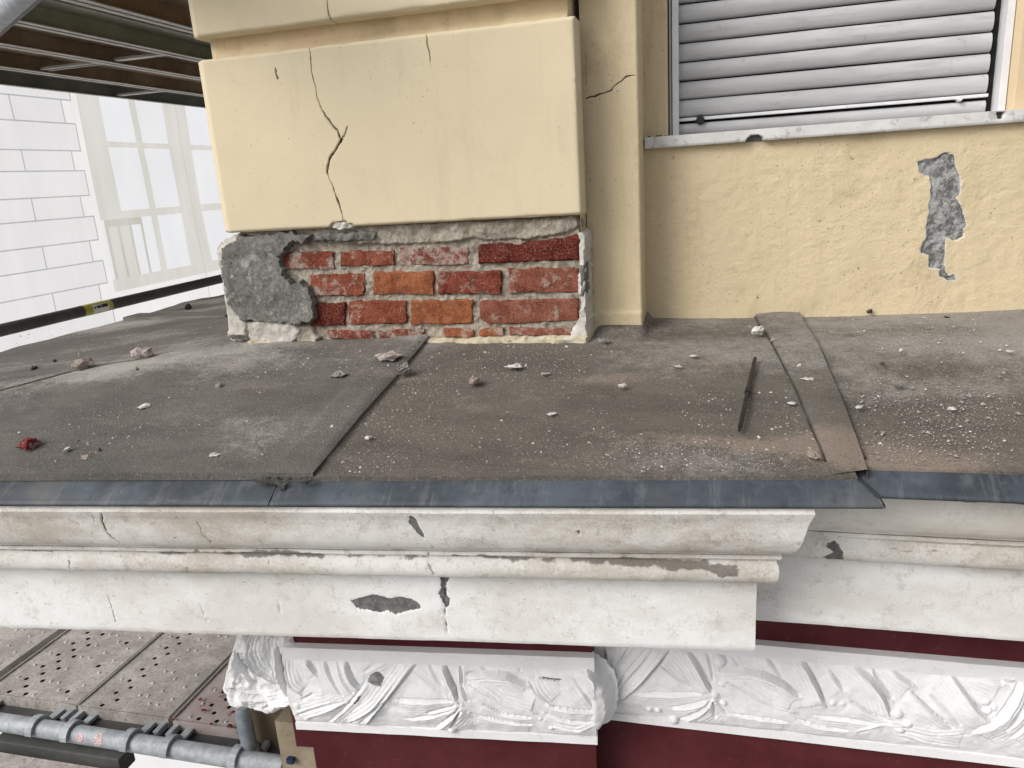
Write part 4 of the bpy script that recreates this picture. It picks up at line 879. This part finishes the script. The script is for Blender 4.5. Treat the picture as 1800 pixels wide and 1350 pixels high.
# ------------------------------------------------------------------ scaffold
def deck_plank(X0, X1, Y0, Y1, z, mat, label, seed, holes=True):
    t = thing('deck_plank', label, 'scaffold plank', 'steel planks of the lower scaffold deck')
    W = X1-X0; nx = 11; cw = W/nx; ny = int((Y1-Y0)/cw); rnd = random.Random(seed)
    V = []; F = []; I = []
    def vert(x, y, dz=0): V.append((x, y, z+dz)); return len(V)-1
    for i in range(nx):
        for j in range(ny):
            x0 = X0+i*cw; y0 = Y0+j*cw; cx, cy = x0+cw/2, y0+cw/2
            q = [vert(x0, y0), vert(x0+cw, y0), vert(x0+cw, y0+cw), vert(x0, y0+cw)]
            typ = None
            if holes:
                if i in (2, 3) and (j+i) % 2 == 0: typ = 'h'
                elif i == 4 and j % 2 == 0 and seed % 2: typ = 'h'
                elif i in (1, 5, 7, 9) and (j+i//2) % 2 == 0: typ = 's'
                elif i in (6, 8) and (j+i//2) % 4 == 1: typ = 'h' if (seed % 2 and i == 8) else 's'
                if typ == 's' and rnd.random() < 0.3: typ = None
            if typ is None: F.append(tuple(q)); I.append(0); continue
            f0 = len(F)
            r = cw*(0.24 if typ == 'h' else 0.19); n = 8
            dzr = -0.004 if typ == 'h' else 0.0
            ring = [vert(cx+r*math.cos(math.pi/4*k-math.pi*0.75), cy+r*math.sin(math.pi/4*k-math.pi*0.75), dzr*0.3) for k in range(n)]
            for k in range(4):
                F.append((q[k], q[(k+1) % 4], ring[(2*k+2) % 8], ring[2*k+1])); F.append((q[k], ring[2*k+1], ring[2*k]))
            if typ == 'h':
                low = [vert(cx+r*0.9*math.cos(math.pi/4*k-math.pi*0.75), cy+r*0.9*math.sin(math.pi/4*k-math.pi*0.75), -0.014) for k in range(n)]
                for k in range(n): F.append((ring[k], ring[(k+1) % 8], low[(k+1) % 8], low[k]))
            else:
                up = [vert(cx+r*0.6*math.cos(math.pi/4*k-math.pi*0.75), cy+r*0.6*math.sin(math.pi/4*k-math.pi*0.75), 0.004) for k in range(n)]
                for k in range(n): F.append((ring[k], ring[(k+1) % 8], up[(k+1) % 8], up[k]))
                F.append(tuple(up))
            I += [0]*8+[(1 if typ == 'h' else 2)]*(len(F)-f0-8)
    mesh('tread', V, F, [mat, M['dark'], M['stud']], t, mats_idx=I)  # hole walls coloured dark as the shade inside the holes
    boxes('hole_shade', [(X0+0.004, X1-0.004, Y0+0.01, Y0+ny*cw-0.01, z-0.03, z-0.026)], M['galv_dark'], t)  # dark plate added as shade below the holes; the pan is open underneath
    ye = Y0+ny*cw
    boxes('side_flange', [(X0-0.0015, X0+0.0015, Y0, ye, z-0.06, z+0.006), ], M['lip'], t); boxes('side_flange', [(X1-0.0015, X1+0.0015, Y0, ye, z-0.06, z+0.004)], M['lip'], t)
    boxes('end_plate', [(X0, X1, Y0-0.004, Y0, z-0.055, z-0.001)], mat, t)
    return t
M['stud'] = m_simple('stud_glint', (0.44, 0.43, 0.42), (0.56, 0.55, 0.54), 60, 0.5, 0.1)  # paler than the tread, painted in for glints on the studs
ZD = -1.40
TR = 0.025; TZ = ZD-0.018
_ta, _tb = atZ(0, 1269, TZ), atZ(400, 1331, TZ); TS = (_tb[1]-_ta[1])/(_tb[0]-_ta[0])
def tY(x): return _ta[1]+(x-_ta[0])*TS
edges = [atZ(0, 1195, ZD)[0], atZ(200, 1185, ZD)[0], atZ(325, 1238, ZD)[0]]
PX = [(edges[0]-0.345, edges[0]-0.036), (edges[0]+0.004, edges[1]-0.006), (edges[1]+0.004, edges[2]-0.010), (edges[2]+0.008, edges[2]+0.325)]
labs = ['dusty perforated steel plank at the outer edge, beyond the dark gap', 'dusty pinkish perforated steel plank beside the dark gap', 'grey perforated steel plank in the middle of the lower deck', 'steel plank with dark red crumbs beside the broken ornament']
for i, (a, b) in enumerate(PX):
    pe = tY((a+b)/2)+0.085
    t = deck_plank(a, b, pe, pe+1.75, ZD, M['deck_red'] if i == 3 else M['deck'], labs[i], i+2)
    for hx in (a+0.055, b-0.055):                      # claws gripping the tube
        V = []; F = []; n = 11; w = 0.011; tubeY = tY(hx)
        for k in range(n):
            w_ = math.radians(-20+k*20); rr = TR+0.004
            c = np.array([hx, tubeY+rr*math.cos(w_), TZ+rr*math.sin(w_)]); o = np.array([hx, tubeY+(rr+0.007)*math.cos(w_), TZ+(rr+0.007)*math.sin(w_)])
            V += [c-[w, 0, 0], c+[w, 0, 0], o+[w, 0, 0], o-[w, 0, 0]]
        for k in range(n-1):
            for e in range(4): F.append((4*k+e, 4*k+(e+1) % 4, 4*k+4+(e+1) % 4, 4*k+4+e))
        F += [(0, 1, 2, 3), (4*n-1, 4*n-2, 4*n-3, 4*n-4)]
        mesh('claw', V, F, M['galv'], t)
        boxes('claw_arm', [(hx-w, hx+w, tubeY+0.026, pe-0.002, ZD-0.028, ZD-0.018)], M['galv'], t)
    for hx in (a+0.012, b-0.012): boxes('lug', [(hx-0.008, hx+0.008, pe-0.045, pe-0.002, ZD-0.03, ZD-0.012)], M['galv'], t, 0.002)
led = thing('ledger_tube', 'galvanised scaffold tube carrying the claws of the deck planks, with red stamped marks', 'scaffold tube')
tube('pipe', [(-2.6, tY(-2.6), TZ), (-1.6, tY(-1.6), TZ), (-1.04, tY(-1.04), TZ)], TR, M['galv'], led)
mesh('tube_gap_shade', [(-2.5, tY(-2.5)+0.018, ZD-0.034), (-1.08, tY(-1.08)+0.018, ZD-0.034), (-1.08, tY(-1.08)+0.10, ZD-0.034), (-2.5, tY(-2.5)+0.10, ZD-0.034), (-2.5, tY(-2.5)+0.018, ZD-0.038), (-1.08, tY(-1.08)+0.018, ZD-0.038), (-1.08, tY(-1.08)+0.10, ZD-0.038), (-2.5, tY(-2.5)+0.10, ZD-0.038)], [(0,1,2,3),(7,6,5,4),(0,4,5,1),(2,6,7,3)], M['galv_dark'], led)  # dark strip added to give shade between tube and plank ends
def decal(cx, L_, wa, wb, mat, rad, name):
    V = []; F = []; n = 7
    for i in range(9):
        for k in range(n):
            el = math.sqrt(max(0.02, 1-((i-4)/4.2)**2)); w_ = (wa+wb)/2+(wb-wa)/2*el*(k/(n-1)*2-1)
            V.append((cx+(i-4)/4*L_/2, tY(cx+(i-4)/4*L_/2)+rad*math.cos(w_), TZ+rad*math.sin(w_)))
    for i in range(8):
        for k in range(n-1): F.append((i*n+k, (i+1)*n+k, (i+1)*n+k+1, i*n+k+1))
    return mesh(name, V, F, mat, led)
b_ = NB('red_stamp'); c_ = b_.mix(b_.ramp(b_.noise(420, 2), 0.5, 0.56), (0.62, 0.56, 0.55), (0.32, 0.06, 0.06)); M['stamp'] = b_.fin(c_, 0.6)
cxa = atZ(156, 1290, TZ)[0]; cxb = atZ(180, 1302, TZ)[0]
decal(cxa, 0.022, math.radians(125), math.radians(185), M['stamp'], TR+0.0006, 'stamp_mark'); decal(cxb, 0.026, math.radians(110), math.radians(190), M['stamp'], TR+0.0006, 'stamp_mark')
bt_ = boxes('tube_shade_box', [(float(atZ(8, 1290, ZD-0.06)[0]), float(atZ(225, 1325, ZD-0.06)[0]), tY(-1.7)-0.035, tY(-1.7)+0.02, ZD-0.10, ZD-0.05)], M['galv_dark'], None, 0.004); tag(bt_, 'dark box added as the shade under the galvanised ledger tube', 'scaffold beam')  # box put in for the shaded strip below the ledger tube
up = thing('scaffold_standard', 'blue grey upright scaffold tube with bolt holes below the broken ornament', 'scaffold tube')
cu = atZ(434, 1290, -1.36); ux, uy = cu[0], cu[1]
tube('post', [(ux, uy, -3.2), (ux, uy, -1.405)], 0.0242, M['galv'], up); tube('spigot', [(ux, uy, -1.405), (ux, uy, -1.30), (ux-0.004, uy+0.004, -1.285)], 0.020, M['galv_blue'], up, r_list=[0.0205, 0.0205, 0.017])
for z_ in (-1.372, -1.428):
    o = tube('bolt_hole', [(ux-0.013, uy-0.017, z_), (ux-0.016, uy-0.0195, z_)], 0.005, M['dark'], up, 10)
# lower bay of planks in front
t = deck_plank(-2.35, -1.42, 0.65, float(atZ(70, 1322, ZD-0.05)[1]), ZD-0.05, M['deck'], 'dusty pinkish deck plank in the bottom left corner', 12)
wst = boxes('joist', [(-2.02, -1.985, 1.20, 2.6, ZD-0.32, ZD-0.25)], M['galv_dark']); tag(wst, 'dark joist seen under the ledger tube, nearer the left edge', 'scaffold beam', 'joists under the deck')
wst = boxes('joist', [(-1.36, -1.325, 1.20, 2.6, ZD-0.32, ZD-0.25)], M['galv_dark']); tag(wst, 'dark joist seen under the ledger tube, nearer the upright tube', 'scaffold beam', 'joists under the deck')
# guard rail tube with a yellow label
gr_ = thing('guard_rail', 'dark scaffold guard rail tube with a yellow label behind the roof', 'scaffold tube')
GX = -2.2; ga = atX(-40, 589, GX); gb = atX(400, 491, GX); gz = (atX(0, 578, GX)[2]+atX(380, 494, GX)[2])/2
tube('pipe', [(GX, 1.2, gz), (GX, 3.0, gz), (GX, 4.4, gz)], 0.0205, M['galv_dark'], gr_)
y0, y1 = atX(143, 548, GX)[1], atX(192, 537, GX)[1]
lb = tube('label_band', [(GX, y0, gz), (GX, y1, gz)], 0.0211, M['yellow'], gr_, cap=False)
def wrap(ya, yb, a0, a1, rad, mat, name, par):
    V = []; F = []
    for i in range(5):
        for k in range(7):
            w_ = math.radians(a0+(a1-a0)*k/6); V.append((GX+rad*math.cos(w_), ya+(yb-ya)*i/4, gz+rad*math.sin(w_)))
    for i in range(4):
        for k in range(6): F.append((i*7+k, (i+1)*7+k, (i+1)*7+k+1, i*7+k+1))
    return mesh(name, V, F, mat, par)
wy = (y1-y0)
wrap(y0+wy*0.26, y0+wy*0.84, -42, 42, 0.0215, M['white_plain'], 'label_field', lb)
for i, (a, b) in enumerate(((0.30, 0.36), (0.40, 0.55), (0.57, 0.80))):
    wrap(y0+wy*a, y0+wy*b, 2, 22+6*i, 0.0218, M['ink'], 'lettering', lb)
# overhead deck seen from below
ZO = 0.50
ed = [-2.80, -2.46, -2.125, -1.84, -1.535, -1.225, -0.99]
um = ['under_grey', 'under_rust', 'under_rust', 'under_green', 'under_rust', 'under_green']
ol = ['dark overhead plank beside the printed sheet', 'rusty overhead plank second from the printed sheet', 'rusty brown overhead plank with a bright bracket', 'olive overhead plank in the middle of the deck', 'rusty overhead plank second from the building', 'olive overhead plank touching the building']
for i in range(6):
    a, b = ed[i]+0.006, ed[i+1]-0.006; ya = 1.64
    t = thing('overhead_plank', ol[i], 'scaffold plank', 'planks of the upper scaffold deck')
    boxes('pan', [(a, b, ya, 5.2, ZO+0.05, ZO+0.056)], M[um[i]], t)
    boxes('groove', [(a+0.10, a+0.115, ya, 5.2, ZO+0.042, ZO+0.0495)], M[um[i]], t); boxes('groove', [(b-0.115, b-0.10, ya, 5.2, ZO+0.042, ZO+0.0495)], M[um[i]], t)
    for xx, s in ((a, 1), (b, -1)):
        boxes('flange', [(min(xx, xx+s*0.003), max(xx, xx+s*0.003), ya, 5.2, ZO, ZO+0.05)], M[um[i]], t)
        boxes('lip', [(min(xx, xx+s*0.020), max(xx, xx+s*0.020), ya, 5.2, ZO-0.003, ZO)], M['lip'], t)
    for px_, py_ in {0: [(280, 163)], 1: [(60, 129), (140, 118)], 2: [(260, 103)], 3: [], 4: [], 5: []}[i]:
        yy = atZ(px_, py_, ZO)[1]; boxes('cross_rib', [(a+0.02, b-0.02, yy-0.016, yy+0.016, ZO+0.004, ZO+0.014)], M['lip'], t, 0.002)
ot = thing('support_tube', 'pale tube holding the overhead deck in the top left corner', 'scaffold tube')
d0, d1 = atZ(-10, 38, 0.47), atZ(42, -12, 0.47); dd = (d1-d0)/np.linalg.norm(d1-d0)
tube('pipe', [d0-dd*1.0, d0, d1, d1+dd*0.9], 0.0242, M['galv'], ot)
tube('ledger', [d0-dd*1.0+[0.02, 0.05, 0.03], d1+dd*0.9+[0.02, 0.05, 0.03]], 0.020, M['galv_dark'], ot)

# ------------------------------------------------------------------ printed sheeting on the outside of the scaffold
NX = -2.85
def ny_(x, y): return float(atX(x, y, NX)[1])
def nz_(x, y): return float(atX(x, y, NX)[2])
LW = 0.0055
Yq = 3.085; Yn = 3.028; Yw = 3.125                # ends of the long and short courses, start of the window print
zl = [0.472+0.105*2, 0.472+0.10, 0.472, 0.369, 0.251, 0.164, 0.05, -0.048, -0.158, -0.258, -0.361, -0.46, -0.57, -0.67]
zl = [0.78, 0.69, 0.585, 0.475, 0.372, 0.252, 0.163, 0.050, -0.047, -0.158, -0.258, -0.366, -0.47, -0.575, -0.68]
pz1a, pz1b = nz_(270, 252), nz_(270, 261); pz2a, pz2b = nz_(270, 366), nz_(270, 379); pz3 = nz_(270, 478)
p1a, p1b = ny_(182, 230), ny_(235, 230); p2a, p2b = ny_(246, 230), ny_(291, 230); pst, pl0, p3a = ny_(298, 230), ny_(314, 230), ny_(331, 230)
Yc = sorted(set([1.6, 2.0, 2.39, 2.39+LW, 2.76, 2.76+LW, Yn, Yn+LW, Yq, Yq+LW, Yw, p1a, p1b, p2a, p2b, p2b+0.05, pl0, pl0+LW, p3a, 4.6, 6.5]+list(np.arange(1.8, 6.5, 0.2))
    + [Yw+0.02, Yw+0.04, Yw+0.10, Yw+0.115, Yw+0.18, Yw+0.195, Yw+0.26, Yw+0.275, ny_(305, 420), ny_(305, 420)+LW, ny_(318, 420)]))
def _ded(L_):
    L_ = sorted(L_); o_ = [L_[0]]
    for q in L_[1:]:
        if q-o_[-1] > 0.002: o_.append(q)
    return o_
Yc = _ded(Yc)
Zc = _ded(set([-6.0, -4.0, -2.5, -1.5, -0.9, 0.95, 1.6, pz1a, pz1b, pz2a, pz2b, pz3, pz3-0.06, pz2b-0.035, pz3+0.08]+zl+[z-LW for z in zl]+list(np.arange(-6, 1.6, 0.25))))
def cell(y, z):
    if z < -0.62: return 0
    if y < Yw:
        for k, zz in enumerate(zl):
            if zz-LW < z < zz: return 4 if y < Yq+LW else 0
            if k+1 < len(zl) and zl[k+1] < z < zz-LW:
                long_ = k % 2 == 0
                if long_:
                    if Yq < y < Yq+LW: return 4
                    return 1 if y < Yq else 0
                if Yn < y < Yn+LW or 2.76 < y < 2.76+LW or 2.39 < y < 2.39+LW: return 4
                return 1 if y < Yn else 0
        return 0
    if pl0 < y < pl0+LW: return 5
    if z > pz2b:
        if pz1a > z > pz1b or pz2a > z > pz2b: return 2
        if p1a < y < p1b or p2a < y < p2b or y > p3a: return 3
        return 2
    if z > pz3:
        if Yw+0.02 < y < Yw+0.275 and z < pz2b:
            if z > pz2b-0.035: return 5
            if Yw+0.04 < y < Yw+0.10 or Yw+0.115 < y < Yw+0.18: return 2
            if Yw+0.195 < y < Yw+0.26: return 3
            return 5
        if p1b < y < p2a: return 2
        if y < p2b or y > p3a: return 3
        return 2
    if z > pz3-0.06: return 2
    return 0
V = []; F = []; mi = []
YY, ZZ = np.meshgrid(Yc, Zc, indexing='ij')
XX = NX+0.012*np.sin(YY*2.3+ZZ*1.1)+fbm(YY, ZZ, 2.0, 801, 3)*0.012
Pn = np.stack([XX, YY, ZZ], -1); Fq = grid_faces(len(Yc), len(Zc))
cy_ = [(Yc[i]+Yc[i+1])/2 for i in range(len(Yc)-1)]; cz_ = [(Zc[j]+Zc[j+1])/2 for j in range(len(Zc)-1)]
mi = [cell(cy_[i], cz_[j]) for i in range(len(Yc)-1) for j in range(len(Zc)-1)]
net = mesh('scaffold_sheet', Pn.reshape(-1, 3), Fq, NETM, None, False, mats_idx=mi)
tag(net, 'bright white scaffold sheeting printed with pale stone courses and windows', 'scaffold sheet')

# ------------------------------------------------------------------ rubble on the roof
rub = [  # px, py, width px, height px, material, name, label, shape seed
 (255, 622, 46, 26, 'st_pink', 'mortar_lump', 'largest jagged mortar lump, on the hip left of the corner pier', 1),
 (150, 642, 40, 22, 'st_brown', 'mortar_lump', 'brown mortar lump on the hip seam near the left edge', 2),
 (331, 541, 18, 13, 'st_dark', 'pebble', 'dark pebble on the back eaves near the guard rail', 3),
 (683, 626, 62, 26, 'st_pink', 'mortar_slab', 'flat pinkish mortar slab at the foot of the brickwork', 4),
 (598, 656, 42, 18, 'st_grey', 'mortar_slab', 'flat grey mortar flake left of the lead lap', 5),
 (711, 652, 30, 24, 'st_grey', 'mortar_lump', 'grey mortar lump sitting on the dark seam', 6),
 (52, 784, 42, 22, 'st_red', 'brick_fragment', 'dark red brick fragment at the left edge of the roof', 7),
 (120, 793, 16, 12, 'st_pale', 'pebble', 'pale pebble right of the red brick fragment', 8),
 (151, 805, 18, 12, 'st_brown', 'pebble', 'brownish pebble nearest the zinc edge on the left', 9),
 (177, 793, 9, 12, 'st_dark', 'splinter', 'tiny upright black splinter near the left end of the zinc edge', 10),
 (380, 798, 26, 11, 'st_pale', 'plaster_chip', 'flat white plaster chip left of the torn tar', 11),
 (253, 713, 34, 10, 'st_pale', 'plaster_chip', 'flat pale chip in the middle of the left sheet', 12),
 (240, 650, 12, 9, 'st_grey', 'pebble', 'small grey pebble below the largest mortar lump', 13),
 (340, 685, 12, 9, 'st_grey', 'pebble', 'small grey pebble in the middle of the left sheet, left one', 14),
 (385, 680, 16, 13, 'st_grey', 'pebble', 'small grey pebble in the middle of the left sheet, right one', 15),
 (62, 648, 14, 10, 'st_dark', 'pebble', 'dark pebble behind the hip at the far left', 16),
 (97, 636, 10, 8, 'st_dark', 'pebble', 'dark pebble left of the brown mortar lump', 17),
 (904, 643, 34, 18, 'st_pale', 'plaster_chip', 'white pointed plaster flake below the brickwork', 18),
 (957, 656, 22, 9, 'st_pale', 'plaster_chip', 'small white flake right of the pointed flake', 19),
 (833, 671, 34, 14, 'st_brown', 'brick_crumbs', 'reddish brown crumbs left of the pointed white flake', 20),
 (1220, 624, 22, 11, 'st_pale', 'plaster_chip', 'pale oblong chip in front of the pilaster', 21),
 (1190, 643, 18, 9, 'st_pale', 'plaster_chip', 'pale chip below the oblong chip', 22),
 (1094, 678, 20, 15, 'st_pale', 'pebble', 'round pale pebble in the middle of the brown sheet', 23),
 (1331, 582, 26, 20, 'st_pale', 'mortar_lump', 'pale mortar lump at the top of the lap strip', 24),
 (1358, 597, 16, 12, 'st_grey', 'pebble', 'grey pebble right below the pale lump on the lap strip', 25),
 (1391, 707, 16, 9, 'st_pale', 'plaster_chip', 'pale chip at the left edge of the lap strip', 26),
 (1420, 667, 28, 12, 'st_pale', 'plaster_chip', 'flat pale chip lying on the lap strip', 27),
 (1404, 645, 10, 11, 'st_pale', 'pebble', 'small pale pebble on the lap strip', 28),
 (1430, 686, 12, 9, 'st_pale', 'pebble', 'pale pebble below the flat chip on the lap strip', 29),
 (1528, 547, 13, 11, 'st_dark', 'pebble', 'dark pebble against the foot of the window wall', 30),
 (1663, 558, 11, 8, 'st_dark', 'pebble', 'dark pebble near the window wall at the right', 31),
 (1551, 640, 10, 9, 'st_dark', 'pebble', 'dark round pebble on the right sheet', 32),
 (1576, 674, 24, 18, 'st_grey', 'mortar_lump', 'grey ring shaped lump on the right sheet', 33),
 (1583, 616, 12, 12, 'st_pale', 'pebble', 'pale pebble above the grey lump on the right sheet', 34),
 (1672, 719, 16, 11, 'st_pale', 'pebble', 'pale pebble in the middle of the right sheet', 35),
 (1510, 716, 14, 10, 'st_pale', 'pebble', 'pale pebble right of the lap strip', 36),
 (1775, 616, 16, 10, 'st_pale', 'plaster_chip', 'white chip near the right edge of the picture', 37),
 (1062, 599, 22, 9, 'st_grey', 'pebble', 'grey flat pebble beside the foot of the corner pier', 38),
 (1430, 800, 30, 16, 'st_brown', 'mortar_lump', 'brown crust at the foot of the lap strip', 39),
 (1130, 828, 8, 8, 'st_pale', 'pebble', 'white pebble near the middle of the zinc edge', 40),
 (1334, 769, 8, 7, 'st_pale', 'pebble', 'white pebble below the black rod', 41),
 (970, 727, 20, 7, 'st_pale', 'plaster_chip', 'thin white chip in the middle of the brown sheet', 42),
 (648, 769, 20, 5, 'st_pale', 'splinter', 'thin white splinter right of the dark seam', 43)]
for px_, py_, w, h, m, nm, lb_, sd_ in rub:
    c = on_roof(px_, py_+h*0.35); dist = np.linalg.norm(c); s = dist/FPX
    W_ = w*s; Hz = h*s
    flat = nm in ('plaster_chip', 'mortar_slab', 'splinter')
    if nm == 'splinter' and h > 8: dims = (W_*0.6, W_*0.6, Hz*1.1)
    elif flat: dims = (W_*1.1, W_*0.85, max(0.004, Hz*0.45))
    else: dims = (W_*1.1, W_*0.9, Hz*0.95)
    o = hull_rock(nm, dims, M[m], 900+sd_*3, n=18 if w > 24 else 13, rough=0.16 if w > 24 else 0.08)
    o.location = (c[0], c[1], float(zroof(c[0], c[1]))+0.004); o.rotation_euler = (0.05*(sd_ % 3-1), 0.06*(sd_ % 2), sd_*0.7)
    tag(o, lb_, {'pebble': 'pebble', 'mortar_lump': 'rubble', 'mortar_slab': 'rubble', 'plaster_chip': 'plaster chip', 'brick_fragment': 'brick piece', 'brick_crumbs': 'rubble', 'splinter': 'splinter'}[nm], 'rubble scattered on the roof')
# black rod
ra, rb = on_roof(1327, 636), on_roof(1301, 756)
ra[2] = float(zroof(ra[0], ra[1]))+0.009; rb[2] = float(zroof(rb[0], rb[1]))+0.009
rod = thing('steel_rod', 'thin black steel rod lying on the brown sheet left of the lap strip', 'rod')
tube('shaft', [ra, ra*0.5+rb*0.5, rb], 0.0032, M['rod'], rod, 10)
md = ra*0.48+rb*0.52; ax_ = (rb-ra)/np.linalg.norm(rb-ra)
tube('collar', [md-ax_*0.006, md+ax_*0.006], 0.0048, M['rod'], rod, 10); tube('tip', [rb, rb+ax_*0.012], 0.003, M['rod'], rod, 10, r_list=[0.0032, 0.0016])
# grit and dust too fine to count
rnd = random.Random(5); V = []; F = []; mi = []
def chipm(c, s, k):
    n = len(V); a = rnd.uniform(0, 6.28); ca, sa = math.cos(a), math.sin(a); e = rnd.uniform(0.5, 1.0)
    for x, y, z in ((1, 0, 0), (-1, 0.2, 0), (0.1, 1, 0), (-0.2, -1, 0), (0.1, 0.1, 0.9)):
        x *= s; y *= s*e; V.append((c[0]+x*ca-y*sa, c[1]+x*sa+y*ca, c[2]+z*s*0.9))
    F.extend([(n, n+2, n+4), (n+2, n+1, n+4), (n+1, n+3, n+4), (n+3, n, n+4)]); mi.extend([k]*4)
cnt = 0
while cnt < 15000:
    px_ = rnd.uniform(0, 1800); py_ = rnd.uniform(545, 835)
    if rnd.random() > (0.35+0.65*(py_-540)/300)*(0.55 if px_ < 600 else 1.0): continue
    X = None; d = ray(px_, py_); t_ = -0.36/d[2]; X, Y = d[0]*t_, d[1]*t_
    fb_ = fbm(X, Y, 6, 851, 4); cl_ = math.exp(-((Y-1.33)/0.10)**2)*(1 if -0.95 < X < -0.2 else 0)
    if fb_+0.35*cl_ < rnd.uniform(-0.25, 0.55): continue
    yg = gutY(X) if X < 0.19 else 1.02
    if Y < yg+0.01 or (-0.96 < X < -0.22 and Y > 1.40) or (X >= -0.22 and Y > 1.57) or Y > 2.6: continue
    s = min(0.0045, (0.00042+0.00012*max(0, fb_))*math.exp(rnd.gauss(0.2, 0.65)))
    k = rnd.choices([0, 1, 2, 3], [0.18, 0.30, 0.22, 0.30])[0]
    chipm((X, Y, float(zroof(X, Y))+(0.007 if X < xs1 else 0.0)), s, k); cnt += 1
for _ in range(260):                                   # coarser crumbs below the broken brickwork, beside the laps and in the drifts
    w_ = rnd.random()
    if w_ < 0.45: q = on_roof(rnd.uniform(430, 1040), rnd.gauss(640, 26))
    elif w_ < 0.7: q = on_roof(rnd.gauss(1400, 60), rnd.uniform(570, 800))
    else: q = on_roof(rnd.gauss(950, 160), rnd.gauss(770, 25))
    if q[1] > 1.39 and -0.97 < q[0] < -0.2: continue
    chipm((q[0], q[1], float(zroof(q[0], q[1]))+(0.007 if q[0] < xs1 else 0.0005)), rnd.uniform(0.0011, 0.0030), rnd.choices([0, 1, 2, 3], [0.2, 0.3, 0.25, 0.25])[0])
o = mesh('grit', V, F, [M['st_pale'], M['st_pink'], M['st_brown'], M['st_grey']], mats_idx=mi); tag(o, 'fine plaster grit and dust scattered over the lead roof', 'grit', kind='stuff')
# red crumbs on the deck
for i, (px_, py_, w) in enumerate(((358,1250,11),(405,1278,13),(372,1274,8),(410,1253,8),(304,1267,8),(352,1231,9))):
    c = atZ(px_, py_, ZD+0.004); o = hull_rock('red_crumb', (w*2.3/FPX, w*2/FPX, w*1.2/FPX), M['st_red'], 1300+i); o.location = c
    tag(o, ['dark red crumb in the middle of the last deck plank', 'largest dark red crumb, at the foot of the upright tube', 'small dark red crumb in front of the middle one', 'small dark red crumb just below the broken ornament', 'dark red crumb beside the plank joint', 'dark red crumb farthest back on the last deck plank'][i], 'crumb', 'red crumbs on the deck')
# blue clip low on the tan wall
bc = atY(510, 1338, 1.25); o = boxes('plastic_clip', [(bc[0]-0.009, bc[0]+0.009, 1.246, 1.259, bc[2]-0.007, bc[2]+0.007)], M['blue'], None, 0.003); tag(o, 'small dark blue plastic clip on the tan wall', 'clip')

# ------------------------------------------------------------------ put every thing's origin at its base
bpy.context.view_layer.update()
for o in list(COL.objects):
    if o.parent is not None or o.type not in ('EMPTY', 'MESH'): continue
    ms = [c for c in o.children_recursive if c.type == 'MESH'] if o.type == 'EMPTY' else [o]
    if not ms or (o.type == 'MESH' and o.location.length > 0): continue
    lo = np.full(3, 1e9); hi = -lo
    for c in ms:
        for k in c.bound_box:
            w = np.array(c.matrix_world @ Vector(k)); lo = np.minimum(lo, w); hi = np.maximum(hi, w)
    L_ = Vector(((lo[0]+hi[0])/2, (lo[1]+hi[1])/2, lo[2]))
    o.location = L_
    if o.type == 'EMPTY':
        for c in o.children: c.matrix_parent_inverse = Matrix.Translation(-L_)
    else: o.data.transform(Matrix.Translation(-L_))
